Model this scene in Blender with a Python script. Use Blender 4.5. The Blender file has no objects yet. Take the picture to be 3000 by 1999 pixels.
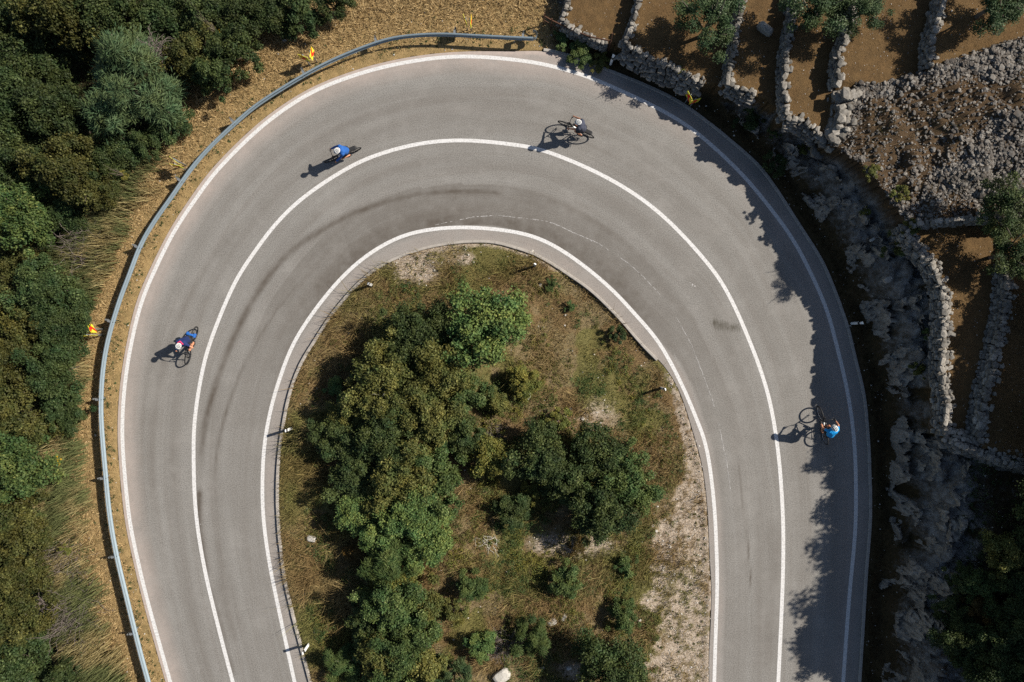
import bpy, bmesh, math, random
import numpy as np
from mathutils import Vector, Matrix
random.seed(7); RNG = np.random.default_rng(11)
C = bpy.context.scene.collection
PI = math.pi
H = 30.0; S = 66.6667          # camera height, photo pixels (3000 wide) per metre at z = 0
V = 3000 / 2353.0
def W(px, py, z=0.0):
    k = (H - z) / H / S
    return ((px - 1500) * k, (1000 - py) * k)
def WA(pts, z=0.0): return np.array([W(a, b, z) for a, b in pts])

# ------------------------------------------------------------------ numpy noise
def _hash(ix, iy, seed):
    h = (ix.astype(np.int64) * 374761393 + iy.astype(np.int64) * 668265263 + seed * 982451653) & 0xFFFFFFFF
    h = ((h ^ (h >> 13)) * 1274126177) & 0xFFFFFFFF
    return ((h ^ (h >> 16)) & 0xFFFF) / 65535.0
def vnoise(x, y, seed=0):
    ix = np.floor(x); iy = np.floor(y); fx = x - ix; fy = y - iy
    fx = fx * fx * (3 - 2 * fx); fy = fy * fy * (3 - 2 * fy)
    a = _hash(ix, iy, seed); b = _hash(ix + 1, iy, seed); c = _hash(ix, iy + 1, seed); d = _hash(ix + 1, iy + 1, seed)
    return (a * (1 - fx) + b * fx) * (1 - fy) + (c * (1 - fx) + d * fx) * fy
def fbm(x, y, sc, seed=0, oct=4):
    t = 0; amp = 1; s = 0
    for i in range(oct):
        t = t + amp * vnoise(x * sc + 13.7 * i, y * sc - 7.1 * i, seed + i); s += amp; amp *= .5; sc *= 2.03
    return t / s
def sstep(a, b, x):
    t = np.clip((x - a) / (b - a), 0, 1); return t * t * (3 - 2 * t)

# ------------------------------------------------------------------ curves
def catmull(P, step=0.08):
    P = np.asarray(P, float)
    E = np.vstack([2 * P[0] - P[1], P, 2 * P[-1] - P[-2]])
    out = []
    for i in range(1, len(E) - 2):
        p0, p1, p2, p3 = E[i - 1], E[i], E[i + 1], E[i + 2]
        n = max(2, int(np.linalg.norm(p2 - p1) / step))
        t = np.linspace(0, 1, n, endpoint=False)[:, None]
        out.append(.5 * (2 * p1 + (p2 - p0) * t + (2 * p0 - 5 * p1 + 4 * p2 - p3) * t ** 2 + (3 * p1 - p0 - 3 * p2 + p3) * t ** 3))
    out.append(E[-2][None]); return np.vstack(out)
def resample(P, n):
    d = np.r_[0, np.cumsum(np.linalg.norm(np.diff(P, axis=0), axis=1))]
    t = np.linspace(0, d[-1], n)
    return np.stack([np.interp(t, d, P[:, k]) for k in range(P.shape[1])], 1)
def smooth(P, it=30):
    P = P.copy()
    for _ in range(it): P[1:-1] = .5 * P[1:-1] + .25 * (P[:-2] + P[2:])
    return P
def extend(P, a, b):
    d0 = P[0] - P[8]; d0 /= np.linalg.norm(d0); d1 = P[-1] - P[-9]; d1 /= np.linalg.norm(d1)
    s0 = [P[0] + d0 * t for t in np.arange(a, 0, -.25)] if a else []
    s1 = [P[-1] + d1 * t for t in np.arange(.25, b, .25)] if b else []
    return np.vstack([np.array(s0).reshape(-1, 2), P, np.array(s1).reshape(-1, 2)])
def curve(pts, z=0.0, n=900, ext=28, sm=60):
    return extend(smooth(resample(catmull(WA(pts, z)), n), sm), ext, ext)
def tang(P):
    t = np.gradient(P, axis=0); return t / np.linalg.norm(t, axis=1)[:, None]
def offset(P, d):                      # positive = to the left of travel
    t = tang(P); return P + d * np.stack([-t[:, 1], t[:, 0]], 1)

OUT_LINE = curve([(499,1999),(465.6,1881),(427,1741),(395,1604),(376,1499),(360,1319),(359,1223),(367,1115),(386,1000),(414.5,886),(456,787),(510,679),(574,583),(636,500),(750,386),(846,312),(941,258),(1085,207),(1228,177),(1356,166),(1500,175),(1611,193),(1723,226),(1835,274),(1946,328),(2042,390),(2163,500),(2250,602),(2326,707),(2384,819),(2422,908),(2448,1000),(2480,1134),(2497,1239),(2506,1351),(2507.5,1500),(2502,1604),(2487.6,1754),(2470,1999)])
MID_LINE = curve([(682,1999),(641,1843),(599.5,1668),(573.5,1499),(567,1319),(572,1217),(590,1102),(617,1000),(685,835),(750,733),(814,650),(893,576),(1007,500),(1101,456),(1228,422),(1356,412),(1500,424),(1596,443),(1736,500),(1851,564),(1946,637),(2042,736),(2122,841),(2196,1000),(2250,1156),(2279,1319),(2293,1499),(2294.6,1642),(2290,1786),(2280,1999)])
IN_LINE = curve([(863,1999),(820,1802),(788,1642),(770.5,1499),(771,1351),(785,1239),(814,1127),(864,1000),(948,876),(1037,780),(1132,714),(1228,679),(1356,667),(1500,679),(1596,707),(1691,765),(1787,844),(1860,921),(1927,1000),(1985,1102),(2036,1217),(2071,1319),(2092,1478),(2099.5,1626),(2101,1722),(2096,1881),(2092.5,1999)])
IN_EDGE = curve([(906,1999),(855,1802),(826.5,1671),(810.6,1499),(810.6,1382),(822,1271),(839,1178),(868,1086),(917,1000),(986,898),(1069,809),(1149,758),(1260,720),(1372,705),(1451,707),(1500,720),(1580,748),(1659,797),(1739,854),(1819,934),(1880,1005),(1946,1073),(1991,1147),(2029,1261),(2058,1367),(2073,1488),(2080,1642),(2085,1722),(2083,1818),(2078,1913),(2078,1999)])
OUT_EDGE = curve([(485,1999),(451,1881),(413,1741),(381,1604),(362,1499),(346,1319),(345,1223),(353,1115),(372,1000),(400,882),(443,781),(498,672),(562,574),(625,490),(741,375),(838,301),(936,246),(1082,194),(1226,164),(1357,152),(1500,152),(1592,150),(1660,166),(1803,220),(1890,255),(1990,304),(2100,386),(2217,486),(2263,548),(2339,666),(2409,777),(2448,876),(2478,955),(2505,1073),(2524,1143),(2540,1303),(2545,1478),(2542,1563),(2532,1690),(2524,1818),(2513,1999)])
RAIL_PX = [(430,1999),(405,1907),(367,1754),(335,1617),(315.7,1499),(304.5,1382),(295,1271),(292,1191),(296.6,1096),(312,1000),(344,889),(376,803),(408,720),(446,653),(497,580),(553,500),(606,437),(679,367),(750,307),(846,245),(941,191),(1037,148),(1133,115),(1212,103),(1292,99.5),(1356,102),(1500,109.5),(1562,112)]
RAIL = smooth(resample(catmull(WA(RAIL_PX, .72)), 400), 6)
RAIL = extend(RAIL, 22, 0)

# ------------------------------------------------------------------ terrain
def axis(lo, hi, step, far):
    core = np.arange(lo, hi + 1e-6, step)
    g = np.array([1, 3, 7, 15, 30, 60, 120, 300.])
    return np.r_[lo - g[::-1], core, hi + g]
gx = axis(-27, 27, .12, 0); gy = axis(-18, 18, .12, 0)
GX, GY = np.meshgrid(gx, gy)
XF, YF = GX.ravel(), GY.ravel()
def pdist(x, y, P, chunk=20000):
    d = np.empty(len(x)); ii = np.empty(len(x), int)
    px, py = P[:, 0].astype(np.float32), P[:, 1].astype(np.float32)
    for a in range(0, len(x), chunk):
        q = (x[a:a + chunk, None].astype(np.float32) - px) ** 2 + (y[a:a + chunk, None].astype(np.float32) - py) ** 2
        k = q.argmin(1); ii[a:a + chunk] = k; d[a:a + chunk] = np.sqrt(q[np.arange(len(k)), k])
    return d, ii
def inpoly(x, y, P):
    r = np.zeros(len(x), bool); n = len(P); j = n - 1
    for i in range(n):
        xi, yi, xj, yj = P[i][0], P[i][1], P[j][0], P[j][1]
        if yi != yj:
            r ^= ((yi > y) != (yj > y)) & (x < (xj - xi) * (y - yi) / (yj - yi) + xi)
        j = i
    return r
def closed(P, n=260):
    Q = P[::max(1, len(P) // n)]; Q = np.vstack([Q, P[-1:]])
    return np.vstack([Q, [[Q[-1][0], -500]], [[Q[0][0], -500]]])
OE = OUT_EDGE[::2]; IE = IN_EDGE[::2]
N_OE = len(OE)
# terraces: outline as it shows in the photo, own height
TERR = [
 ('B', .85, [(1672,-120),(1663,6),(1643,64),(1690,97),(1780,132),(1835,142),(1920,-120)]),
 ('C', 1.4, [(1890,-120),(1865,30),(1828,124),(1890,167),(1990,212),(2061,247),(2125,258),(2230,-120)]),
 ('D', 1.95, [(2200,-120),(2160,60),(2147,153),(2128,240),(2170,262),(2211,283),(2300,335),(2370,-120)]),
 ('E', 2.5, [(2350,-120),(2320,48),(2298,204),(2301,350),(2350,357),(2403,397),(2460,405),(2550,-120)]),
 ('F', 3.05, [(2535,-120),(2480,99),(2457,159),(2454,250),(2600,245),(2700,220),(2760,205),(2810,-120)]),
 ('G', 3.6, [(2780,-120),(2757,10),(2728,112),(2722,205),(2900,155),(3500,0),(3500,-120)]),
 ('R', 3.25, [(2455,250),(2600,240),(2750,200),(2900,148),(3500,0),(3500,648),(2900,648),(2650,658),(2590,560),(2520,470),(2450,408),(2470,340)]),
 ('H', 3.0, [(2645,660),(2661,704),(2728,787),(2757,867),(2760,998),(2757,1096),(2766,1178),(2763,1275),(2860,1315),(2960,1315),(3010,800),(2960,650)]),
 ('I', 3.35, [(2945,760),(2945,830),(2939,899),(2920,991),(2900,1096),(2875,1178),(2862,1295),(2872,1315),(3000,1352),(3500,1440),(3500,650),(2960,650)]),
]
TPOLY = {n: (z, WA(p, z)) for n, z, p in TERR}
def bump(px, py, rx, ry, PX, PY, ang=0):
    c, s = math.cos(ang), math.sin(ang); dx, dy = PX - px, PY - py
    return np.exp(-(((dx * c + dy * s) / rx) ** 2 + ((-dx * s + dy * c) / ry) ** 2))
def terrain(x, y, masks=False):
    inside = inpoly(x, y, closed(OUT_EDGE)); isl = inpoly(x, y, closed(IN_EDGE))
    do, io = pdist(x, y, OE); di, ii = pdist(x, y, IE)
    PX, PY = x * S + 1500, 1000 - y * S
    n1 = fbm(x, y, .35, 1); n2 = fbm(x, y, 1.4, 5); n3 = fbm(x, y, 4.5, 9, 3)
    s = io / (N_OE - 1.0)
    # where along the outer edge the hillside takes over from the valley side
    k = np.argmin((OE[:, 0] - W(1575, 150)[0]) ** 2 + (OE[:, 1] - W(1575, 150)[1]) ** 2) / (N_OE - 1.0)
    hill = sstep(k - .012, k + .03, s + (n1 - .5) * .015)
    dr, ir = pdist(x, y, RAIL)
    # valley side
    zl = np.where(do < 2.3, .02 * sstep(.2, .8, do), 0) + 0
    drop = np.clip(do - 2.5, 0, None)
    zl = zl - .42 * drop + .012 * drop ** 2 * (drop < 14) + np.where(drop >= 14, .012 * 196, 0) * (drop >= 14)
    zl = np.where(drop > 14, -.42 * 14 + .012 * 196 - .05 * np.clip(drop - 14, 0, 60), zl)
    zl = zl + (n2 - .5) * .25 * sstep(2.2, 4, do)
    # hill side: grass ditch, then rock cut, then slope
    top = np.interp(s, [k, k + .05, k + .12, k + .2, k + .3, 1], [.35, .55, 1.35, 2.35, 2.6, 2.6])
    ditch = np.interp(s, [k, k + .1, k + .2, 1], [1.0, .5, .55, .75]); wid = np.interp(s, [k, k + .12, k + .25, 1], [1.2, 1.5, 1.5, 1.7])
    q = sstep(0, 1, (do - ditch + (n2 - .5) * .9) / wid)
    zr = .08 * sstep(.15, .5, do) + q * top + .10 * np.clip(do - ditch - wid, 0, 40)
    rough = q * (1 - .75 * sstep(ditch + wid, ditch + wid + 1.5, do))
    ridg = np.abs(fbm(x * .6 + y * .8, y * .6 - x * .8, 1.1, 21) - .5) * 2
    zr = zr + rough * ((ridg - .35) * 1.0 + (n3 - .5) * .7)
    z = zl * (1 - hill) + zr * hill
    tmask = np.zeros(len(x)); rub = np.zeros(len(x))
    for nme, (tz, P) in TPOLY.items():
        m = inpoly(x, y, P)
        zt = tz + (n2 - .5) * .10 + (n3 - .5) * .05
        if nme == 'R':
            zt = tz - .55 + 1.7 * np.clip((x - 13) / 7.5, 0, 1.15) + (n2 - .5) * .6 + (n3 - .5) * .25
        z = np.where(m & (zt > z), zt, np.where(m & (nme not in 'R'), zt, z)); 
        if nme == 'R': rub = np.where(m, 1, rub)
        else: tmask = np.where(m, 1, tmask); rub = np.where(m, 0, rub)
    far = sstep(30, 90, np.hypot(x, y)); z = z * (1 - .0 * far)
    z = np.where((~inside) & (do < .16), np.minimum(z, -.02), z)
    # island
    kerbed = sstep(.575, .56, ii / (len(IE) - 1.0))
    zi = np.where(di < .12, -.02, (-.07 * (1 - kerbed) + .09 * kerbed) * sstep(.1, .3, di)) + .55 * sstep(1.0, 6, di) * (n1 * .9 + .2) + (n2 - .5) * .16 * sstep(.4, 1.5, di)
    z = np.where(isl, zi, z)
    z = np.where(inside & ~isl, -.035, z)
    if not masks: return z
    out = ~inside
    nar = .9 * sstep(380, 560, PY)
    straw = out * (1 - hill) * (1 - sstep(2.7 - nar, 4.2 - 1.5 * nar, do + (n2 - .5) * 1.6)) 
    litter = out * (1 - hill) * sstep(2.4 - nar, 4.2 - 1.5 * nar, do + (n2 - .5) * 1.6)
    rock = out * hill * rough * (1 - tmask) * (1 - rub) * sstep(.3, .55, n2 + .15)
    tz2 = out * np.maximum(tmask, 0)
    gr = isl * np.clip(1.15 * sstep(1.25, .75, di * S * (.55 + .9 * n2) / np.interp(PY, [1050, 1250, 1420, 1600, 2100], [12, 34, 62, 150, 185])) * sstep(1060, 1150, PY) * (PX > 1780) * (.45 + .75 * (n3 > .45))
        + bump(1228, 787, 75, 45, PX, PY, -.3) * 1.3 * (n2 + .4) + bump(1675, 1595, 140, 34, PX, PY, .05) * 1.5 * (n2 + .4) + .7 * bump(1740, 1215, 90, 60, PX, PY) * (n2 + .3)
        + .9 * sstep(.5, .1, di) * kerbed * sstep(900, 1300, PX) + bump(1690, 1960, 90, 40, PX, PY) * .8 + bump(1365, 760, 30, 22, PX, PY), 0, 1)
    gr = np.maximum(gr, out * hill * sstep(1.1, .4, do) * sstep(1700, 1620, PX) * .7)
    olive = isl * np.clip(sstep(.5, .62, fbm(x, y, .55, 31)) + .55 * sstep(1000, 850, PX) + .3 * (n2 > .55), 0, 1)
    brown = isl * sstep(.45, .62, fbm(x, y, .8, 41))
    return z, dict(straw=straw, litter=litter, rock=rock, terr=tz2, gravel=gr, olive=olive, brown=brown, isl=isl.astype(float), hill=out * hill, rub=rub, do=do, di=di, inside=inside, n2=n2, dr=dr, io=io)
ZF, MK = terrain(XF, YF, True)
ZG = ZF.reshape(GX.shape)
def hgt(x, y):
    x = np.asarray(x, float); y = np.asarray(y, float)
    i = np.clip(np.searchsorted(gx, x) - 1, 0, len(gx) - 2); j = np.clip(np.searchsorted(gy, y) - 1, 0, len(gy) - 2)
    fx = np.clip((x - gx[i]) / (gx[i + 1] - gx[i]), 0, 1); fy = np.clip((y - gy[j]) / (gy[j + 1] - gy[j]), 0, 1)
    return (ZG[j, i] * (1 - fx) + ZG[j, i + 1] * fx) * (1 - fy) + (ZG[j + 1, i] * (1 - fx) + ZG[j + 1, i + 1] * fx) * fy
def mask_at(name, x, y):
    i = np.clip(np.searchsorted(gx, x) - 1, 0, len(gx) - 2); j = np.clip(np.searchsorted(gy, y) - 1, 0, len(gy) - 2)
    return MK[name].reshape(GX.shape)[j, i]
def ground_px(px, py, up=0.0):          # point of the ground seen at a photo pixel (a body height up above it)
    z = 0.0
    for _ in range(8):
        x, y = W(px, py, z + up); z = .5 * z + .5 * float(hgt(x, y))
    x, y = W(px, py, z + up)
    return x, y, float(hgt(x, y))

# ------------------------------------------------------------------ object helpers
def mesh_np(name, v, loops, starts_n, mat=None, attrs=None, smooth_=False, mats=None, midx=None):
    me = bpy.data.meshes.new(name); v = np.asarray(v, np.float32); loops = np.asarray(loops, np.int32)
    me.vertices.add(len(v)); me.vertices.foreach_set('co', v.ravel())
    nf = len(loops) // starts_n
    me.loops.add(len(loops)); me.loops.foreach_set('vertex_index', loops)
    me.polygons.add(nf); me.polygons.foreach_set('loop_start', np.arange(nf, dtype=np.int32) * starts_n)
    if smooth_: me.polygons.foreach_set('use_smooth', np.ones(nf, bool))
    else: me.polygons.foreach_set('use_smooth', np.zeros(nf, bool))
    for m in ([mat] if mat else (mats or [])): me.materials.append(m)
    if midx is not None: me.polygons.foreach_set('material_index', np.asarray(midx, np.int32))
    for k, (ty, a) in (attrs or {}).items():
        at = me.attributes.new(k, ty, 'POINT')
        at.data.foreach_set('color' if ty == 'FLOAT_COLOR' else 'value', np.asarray(a, np.float32).ravel())
    me.update(calc_edges=True); me.validate(); return me
def link(name, me, parent=None, loc=None, mat=None):
    o = bpy.data.objects.new(name, me); C.objects.link(o)
    if parent: o.parent = parent
    if loc is not None: o.location = loc
    if mat: o.data.materials.append(mat)
    return o
def empty(name, loc, rz=0.0):
    o = bpy.data.objects.new(name, None); C.objects.link(o); o.location = loc; o.rotation_euler = (0, 0, rz); o.empty_display_size = .2; return o
def tag(o, label=None, cat=None, group=None, kind=None):
    if label: o['label'] = label
    if cat: o['category'] = cat
    if group: o['group'] = group
    if kind: o['kind'] = kind
    return o
class MB:
    def __init__(s): s.v = []; s.f = []
    def add(s, v, f):
        n = len(s.v); s.v += [tuple(p) for p in v]; s.f += [tuple(i + n for i in q) for q in f]; return s
    def tube(s, pts, rad, seg=8, cap=True):
        pts = [Vector(p) for p in pts]; n = len(pts)
        rad = rad if hasattr(rad, '__len__') else [rad] * n
        ref = None; rings = []
        for i, p in enumerate(pts):
            t = (pts[min(i + 1, n - 1)] - pts[max(i - 1, 0)]).normalized()
            if ref is None:
                ref = Vector((0, 0, 1)) if abs(t.z) < .9 else Vector((1, 0, 0))
            a = t.cross(ref).normalized(); b = a.cross(t).normalized(); ref = b
            rings.append([p + (a * math.cos(2 * PI * k / seg) + b * math.sin(2 * PI * k / seg)) * rad[i] for k in range(seg)])
        v = [q for r in rings for q in r]
        f = [(i * seg + k, i * seg + (k + 1) % seg, (i + 1) * seg + (k + 1) % seg, (i + 1) * seg + k) for i in range(n - 1) for k in range(seg)]
        if cap: f += [tuple(range(seg - 1, -1, -1)), tuple((n - 1) * seg + k for k in range(seg))]
        return s.add(v, f)
    def capsule(s, a, b, ra, rb, seg=14, squash=None):
        a, b = Vector(a), Vector(b); t = b - a; L = t.length
        t = t.normalized() if L > 1e-6 else Vector((0, 0, 1))
        pts, rad = [], []
        for k in range(5):
            an = PI / 2 * (1 - k / 4 * .97); pts.append(a - t * ra * math.sin(an)); rad.append(max(ra * math.cos(an), ra * .04))
        for k in range(5):
            an = PI / 2 * (.03 + k / 4 * .97); pts.append(b + t * rb * math.sin(an)); rad.append(max(rb * math.cos(an), rb * .04))
        return s.tube(pts, rad, seg)
    def ellip(s, c, r, seg=18, rings=10, rot=None):
        v = []; f = []
        for i in range(rings + 1):
            th = PI * i / rings
            for k in range(seg):
                ph = 2 * PI * k / seg; p = Vector((r[0] * math.sin(th) * math.cos(ph), r[1] * math.sin(th) * math.sin(ph), r[2] * math.cos(th)))
                if rot: p = rot @ p
                v.append(p + Vector(c))
        for i in range(rings):
            for k in range(seg): f.append((i * seg + k, i * seg + (k + 1) % seg, (i + 1) * seg + (k + 1) % seg, (i + 1) * seg + k))
        return s.add(v, f)
    def box(s, c, d, rot=None):
        v = []
        for z in (-1, 1):
            for y in (-1, 1):
                for x in (-1, 1):
                    p = Vector((x * d[0] / 2, y * d[1] / 2, z * d[2] / 2))
                    if rot: p = rot @ p
                    v.append(p + Vector(c))
        return s.add(v, [(0, 2, 3, 1), (4, 5, 7, 6), (0, 1, 5, 4), (2, 6, 7, 3), (0, 4, 6, 2), (1, 3, 7, 5)])
    def mesh(s, name, mat=None, smooth_=False):
        me = bpy.data.meshes.new(name); me.from_pydata(s.v, [], s.f)
        bm = bmesh.new(); bm.from_mesh(me); bmesh.ops.recalc_face_normals(bm, faces=bm.faces); bm.to_mesh(me); bm.free()
        if mat: me.materials.append(mat)
        me.polygons.foreach_set('use_smooth', [smooth_] * len(me.polygons)); me.update(); return me
    def build(s, name, mat, parent=None, smooth_=False, loc=None): return link(name, s.mesh(name, mat, smooth_), parent, loc)

# ------------------------------------------------------------------ materials
class NT:
    def __init__(s, name, rough=.8, spec=.3):
        s.m = bpy.data.materials.new(name); s.m.use_nodes = True; s.t = s.m.node_tree; s.b = s.t.nodes['Principled BSDF']
        s.b.inputs['Roughness'].default_value = rough; s.b.inputs['Specular IOR Level'].default_value = spec
        s._c = None
    def n(s, ty, **k):
        o = s.t.nodes.new(ty)
        for a, b in k.items(): setattr(o, a, b)
        return o
    def l(s, a, b): s.t.links.new(a, b)
    def coord(s, obj=True):
        if s._c is None: s._c = s.n('ShaderNodeTexCoord')
        return s._c.outputs['Object']
    def noise(s, sc, det=4, rough=.6, vec=None, out='Fac', scale=None):
        o = s.n('ShaderNodeTexNoise'); o.inputs['Scale'].default_value = sc; o.inputs['Detail'].default_value = det; o.inputs['Roughness'].default_value = rough
        v = vec or s.coord()
        if scale:
            mp = s.n('ShaderNodeMapping'); mp.inputs['Scale'].default_value = scale; s.l(v, mp.inputs['Vector']); v = mp.outputs['Vector']
        s.l(v, o.inputs['Vector']); return o.outputs[out]
    def vor(s, sc, out='Distance', vec=None):
        o = s.n('ShaderNodeTexVoronoi'); o.inputs['Scale'].default_value = sc; s.l(vec or s.coord(), o.inputs['Vector']); return o.outputs[out]
    def ramp(s, f, stops):
        o = s.n('ShaderNodeValToRGB'); e = o.color_ramp.elements
        while len(e) < len(stops): e.new(.5)
        for i, (p, c) in enumerate(stops):
            e[i].position = p; e[i].color = (c if hasattr(c, '__len__') else (c, c, c)) [:3] + (1,) if hasattr(c, '__len__') else (c, c, c, 1)
        s.l(f, o.inputs['Fac']); return o.outputs['Color']
    def mix(s, f, a, b, mode='MIX'):
        o = s.n('ShaderNodeMix', data_type='RGBA', blend_type=mode)
        for sock, val in ((o.inputs[0], f), (o.inputs[6], a), (o.inputs[7], b)):
            if hasattr(val, 'links'): s.l(val, sock)
            elif hasattr(val, '__len__'): sock.default_value = tuple(val)[:3] + (1,)
            else: sock.default_value = val
        return o.outputs[2]
    def math(s, op, a, b=0.0, c=None, clamp=False):
        o = s.n('ShaderNodeMath', operation=op); o.use_clamp = clamp
        for i, val in enumerate((a, b) + ((c,) if c is not None else ())):
            if hasattr(val, 'links'): s.l(val, o.inputs[i])
            else: o.inputs[i].default_value = val
        return o.outputs[0]
    def attr(s, name, out='Fac'):
        o = s.n('ShaderNodeAttribute'); o.attribute_name = name; return o.outputs[out]
    def sep(s, c):
        o = s.n('ShaderNodeSeparateColor'); s.l(c, o.inputs[0]); return o.outputs
    def bump(s, h, st=.5, dist=.02):
        o = s.n('ShaderNodeBump'); o.inputs['Strength'].default_value = st; o.inputs['Distance'].default_value = dist; s.l(h, o.inputs['Height']); s.l(o.outputs[0], s.b.inputs['Normal'])
    def col(s, c):
        if hasattr(c, 'links'): s.l(c, s.b.inputs['Base Color'])
        else: s.b.inputs['Base Color'].default_value = tuple(c)[:3] + (1,)
        return s
def plain(name, c, rough=.6, metal=0.0, var=.12, sc=30, spec=.4):
    t = NT(name, rough, spec); t.b.inputs['Metallic'].default_value = metal
    n = t.noise(sc, 4); t.col(t.mix(n, [x * (1 - var) for x in c], [min(1, x * (1 + var)) for x in c])); return t.m

M = {}
# asphalt
t = NT('asphalt', .85, .25)
wr = t.sep(t.attr('wear', 'Color')); uv = t.attr('along', 'Color')
base = t.mix(t.noise(.25, 4), (.180, .172, .159), (.230, .224, .210))
base = t.mix(t.math('MULTIPLY', t.noise(1.3, 5), .55), base, (.148, .137, .122))
str_ = t.ramp(t.noise(1.0, 5, .65, vec=uv, scale=(.12, 3.2, 1)), [(.4, 0), (.68, 1)])
base = t.mix(t.math('MULTIPLY', str_, .38), base, (.13, .115, .10))
speck = t.ramp(t.noise(24, 3, .75), [(.33, .52), (.5, 1.0), (.68, 1.4)])
base = t.mix(1.0, base, speck, 'MULTIPLY')
dk = t.ramp(t.noise(9, 2, .5), [(.70, 0), (.76, 1)])
base = t.mix(t.math('MULTIPLY', dk, .45), base, (.07, .06, .055))
wp = t.ramp(t.noise(.55, 6, .72), [(.50, 0), (.66, 1)]); base = t.mix(t.math('MULTIPLY', wp, .30), base, (.27, .258, .24))
tw = t.math('MULTIPLY', wr[0], t.math('ADD', .42, t.noise(3, 4)), clamp=True)
base = t.mix(tw, base, (.08, .068, .056))
base = t.mix(t.math('MULTIPLY', wr[1], t.math('ADD', .35, t.noise(5, 4)), clamp=True), base, (.36, .30, .265))
base = t.mix(t.math('MULTIPLY', wr[2], t.ramp(t.noise(4, 4), [(.3, .3), (.6, 1)])), base, (.075, .068, .055))
t.col(base); t.bump(t.noise(60, 3, .7), .5, .01); M['asphalt'] = t.m
# white paint
t = NT('road_paint', .6, .3)
p = t.ramp(t.noise(14, 5, .7), [(.33, .26), (.47, .50), (.6, .60)])
t.col(t.mix(t.math('MULTIPLY', t.noise(1.1, 3), .45), p, (.49, .46, .41), 'MIX')); M['paint'] = t.m
M['scratch'] = plain('scratch', (.33, .32, .31), .8, var=.3)
# ground
t = NT('ground', .95, .1)
a1 = t.sep(t.attr('m1', 'Color')); a2 = t.sep(t.attr('m2', 'Color')); a3 = t.sep(t.attr('m3', 'Color'))
nf = t.noise(28, 4, .75); nm = t.noise(5, 5, .7); nl = t.noise(1.2, 4)
def shape(m, lo=.25, hi=.75):            # mask edge broken up by fine noise
    return t.ramp(t.math('ADD', m, t.math('MULTIPLY', t.math('SUBTRACT', nm, .5), .9)), [(lo, 0), (hi, 1)])
c = t.mix(nm, (.026, .022, .011), (.075, .052, .026))
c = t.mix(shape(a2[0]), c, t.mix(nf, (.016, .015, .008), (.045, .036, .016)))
c = t.mix(shape(a3[0]), c, t.mix(nm, (.13, .10, .05), (.24, .185, .105)))      # island base
c = t.mix(t.math('MULTIPLY', shape(a2[2]), .8), c, t.mix(nf, (.11, .07, .03), (.20, .13, .065)))   # brown
c = t.mix(t.math('MULTIPLY', shape(a1[1]), .8), c, t.mix(nf, (.075, .078, .024), (.165, .15, .05)))    # olive grass
sv = t.ramp(t.noise(2.2, 5, .75), [(.42, 0), (.66, .85)])
c = t.mix(shape(a1[0]), c, t.mix(nm, t.mix(nf, (.16, .10, .04), (.35, .24, .11)), t.mix(nf, (.25, .17, .075), (.44, .32, .155))))    # straw
c = t.mix(t.math('MULTIPLY', sv, a1[0]), c, t.mix(nf, (.10, .07, .03), (.22, .17, .075)))
sp = t.ramp(t.vor(16), [(.07, 1), (.16, 0)])
sl = t.mix(nf, t.mix(nl, (.06, .032, .014), (.085, .053, .023)), t.mix(nl, (.155, .09, .038), (.20, .132, .06)))
sl = t.mix(t.math('MULTIPLY', sp, .5), sl, (.36, .28, .18))
sl = t.mix(t.ramp(t.noise(3.3, 6, .75), [(.40, 0), (.62, .75)]), sl, t.mix(nf, (.055, .034, .016), (.115, .075, .035)))
c = t.mix(shape(a1[2]), c, sl)                                                                     # terrace soil
gv = t.mix(t.ramp(t.vor(20, 'Color'), [(.2, 0), (.8, 1)]), (.26, .205, .15), (.43, .36, .285))
c = t.mix(shape(a2[1], .3, .8), c, gv)
rk = t.mix(t.ramp(t.noise(2.6, 6, .7), [(.35, 0), (.65, 1)]), (.07, .06, .048), t.mix(nm, (.15, .15, .147), (.30, .30, .295)))
c = t.mix(shape(a3[1]), c, rk)
rb = t.mix(nm, (.05, .032, .018), (.12, .08, .045)); c = t.mix(a3[2], c, rb)
t.col(c); t.bump(t.math('ADD', nf, nm), .9, .05); M['ground'] = t.m
# stones
def stone_mat(name, a, b, dirt=(.10, .075, .05)):
    t = NT(name, .9, .2); tn = t.attr('tone')
    c = t.mix(tn, a, b); c = t.mix(t.ramp(t.noise(9, 5, .7), [(.42, 0), (.72, .75)]), c, dirt); t.col(c); t.bump(t.noise(22, 4), .6, .02); return t.m
M['stone'] = stone_mat('dry_stone', (.11, .105, .095), (.33, .305, .265), (.07, .055, .035))
M['rubble'] = stone_mat('rubble', (.045, .043, .04), (.235, .22, .195), (.07, .045, .028))
M['rock'] = stone_mat('rock', (.15, .138, .12), (.34, .32, .285), (.075, .055, .036))
M['boulder'] = stone_mat('boulder', (.42, .40, .36), (.52, .49, .44), (.3, .27, .22))
M['concrete'] = plain('concrete', (.30, .275, .245), .9, var=.35, sc=6, spec=.2)
M['steel'] = plain('galvanised_steel', (.19, .24, .27), .5, .35, .18, 8)
M['post_steel'] = plain('post_steel', (.17, .18, .185), .6, .3, .25, 20)
M['rust'] = plain('rusty_iron', (.085, .04, .022), .9, .1, .4, 15)
M['white'] = plain('white_plastic', (.78, .78, .76), .5, var=.06)
M['black'] = plain('black_rubber', (.015, .015, .016), .7, var=.2)
M['blackmetal'] = plain('black_metal', (.02, .021, .023), .4, .2, .2)
M['silver'] = plain('silver_metal', (.55, .55, .56), .35, .7, .1)
M['yellow'] = plain('yellow_sheet', (.70, .66, .045), .4, var=.05)
M['red'] = plain('red_sheet', (.62, .035, .012), .4, var=.08)
M['skin'] = plain('skin', (.48, .215, .12), .6, var=.1, sc=12)
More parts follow.
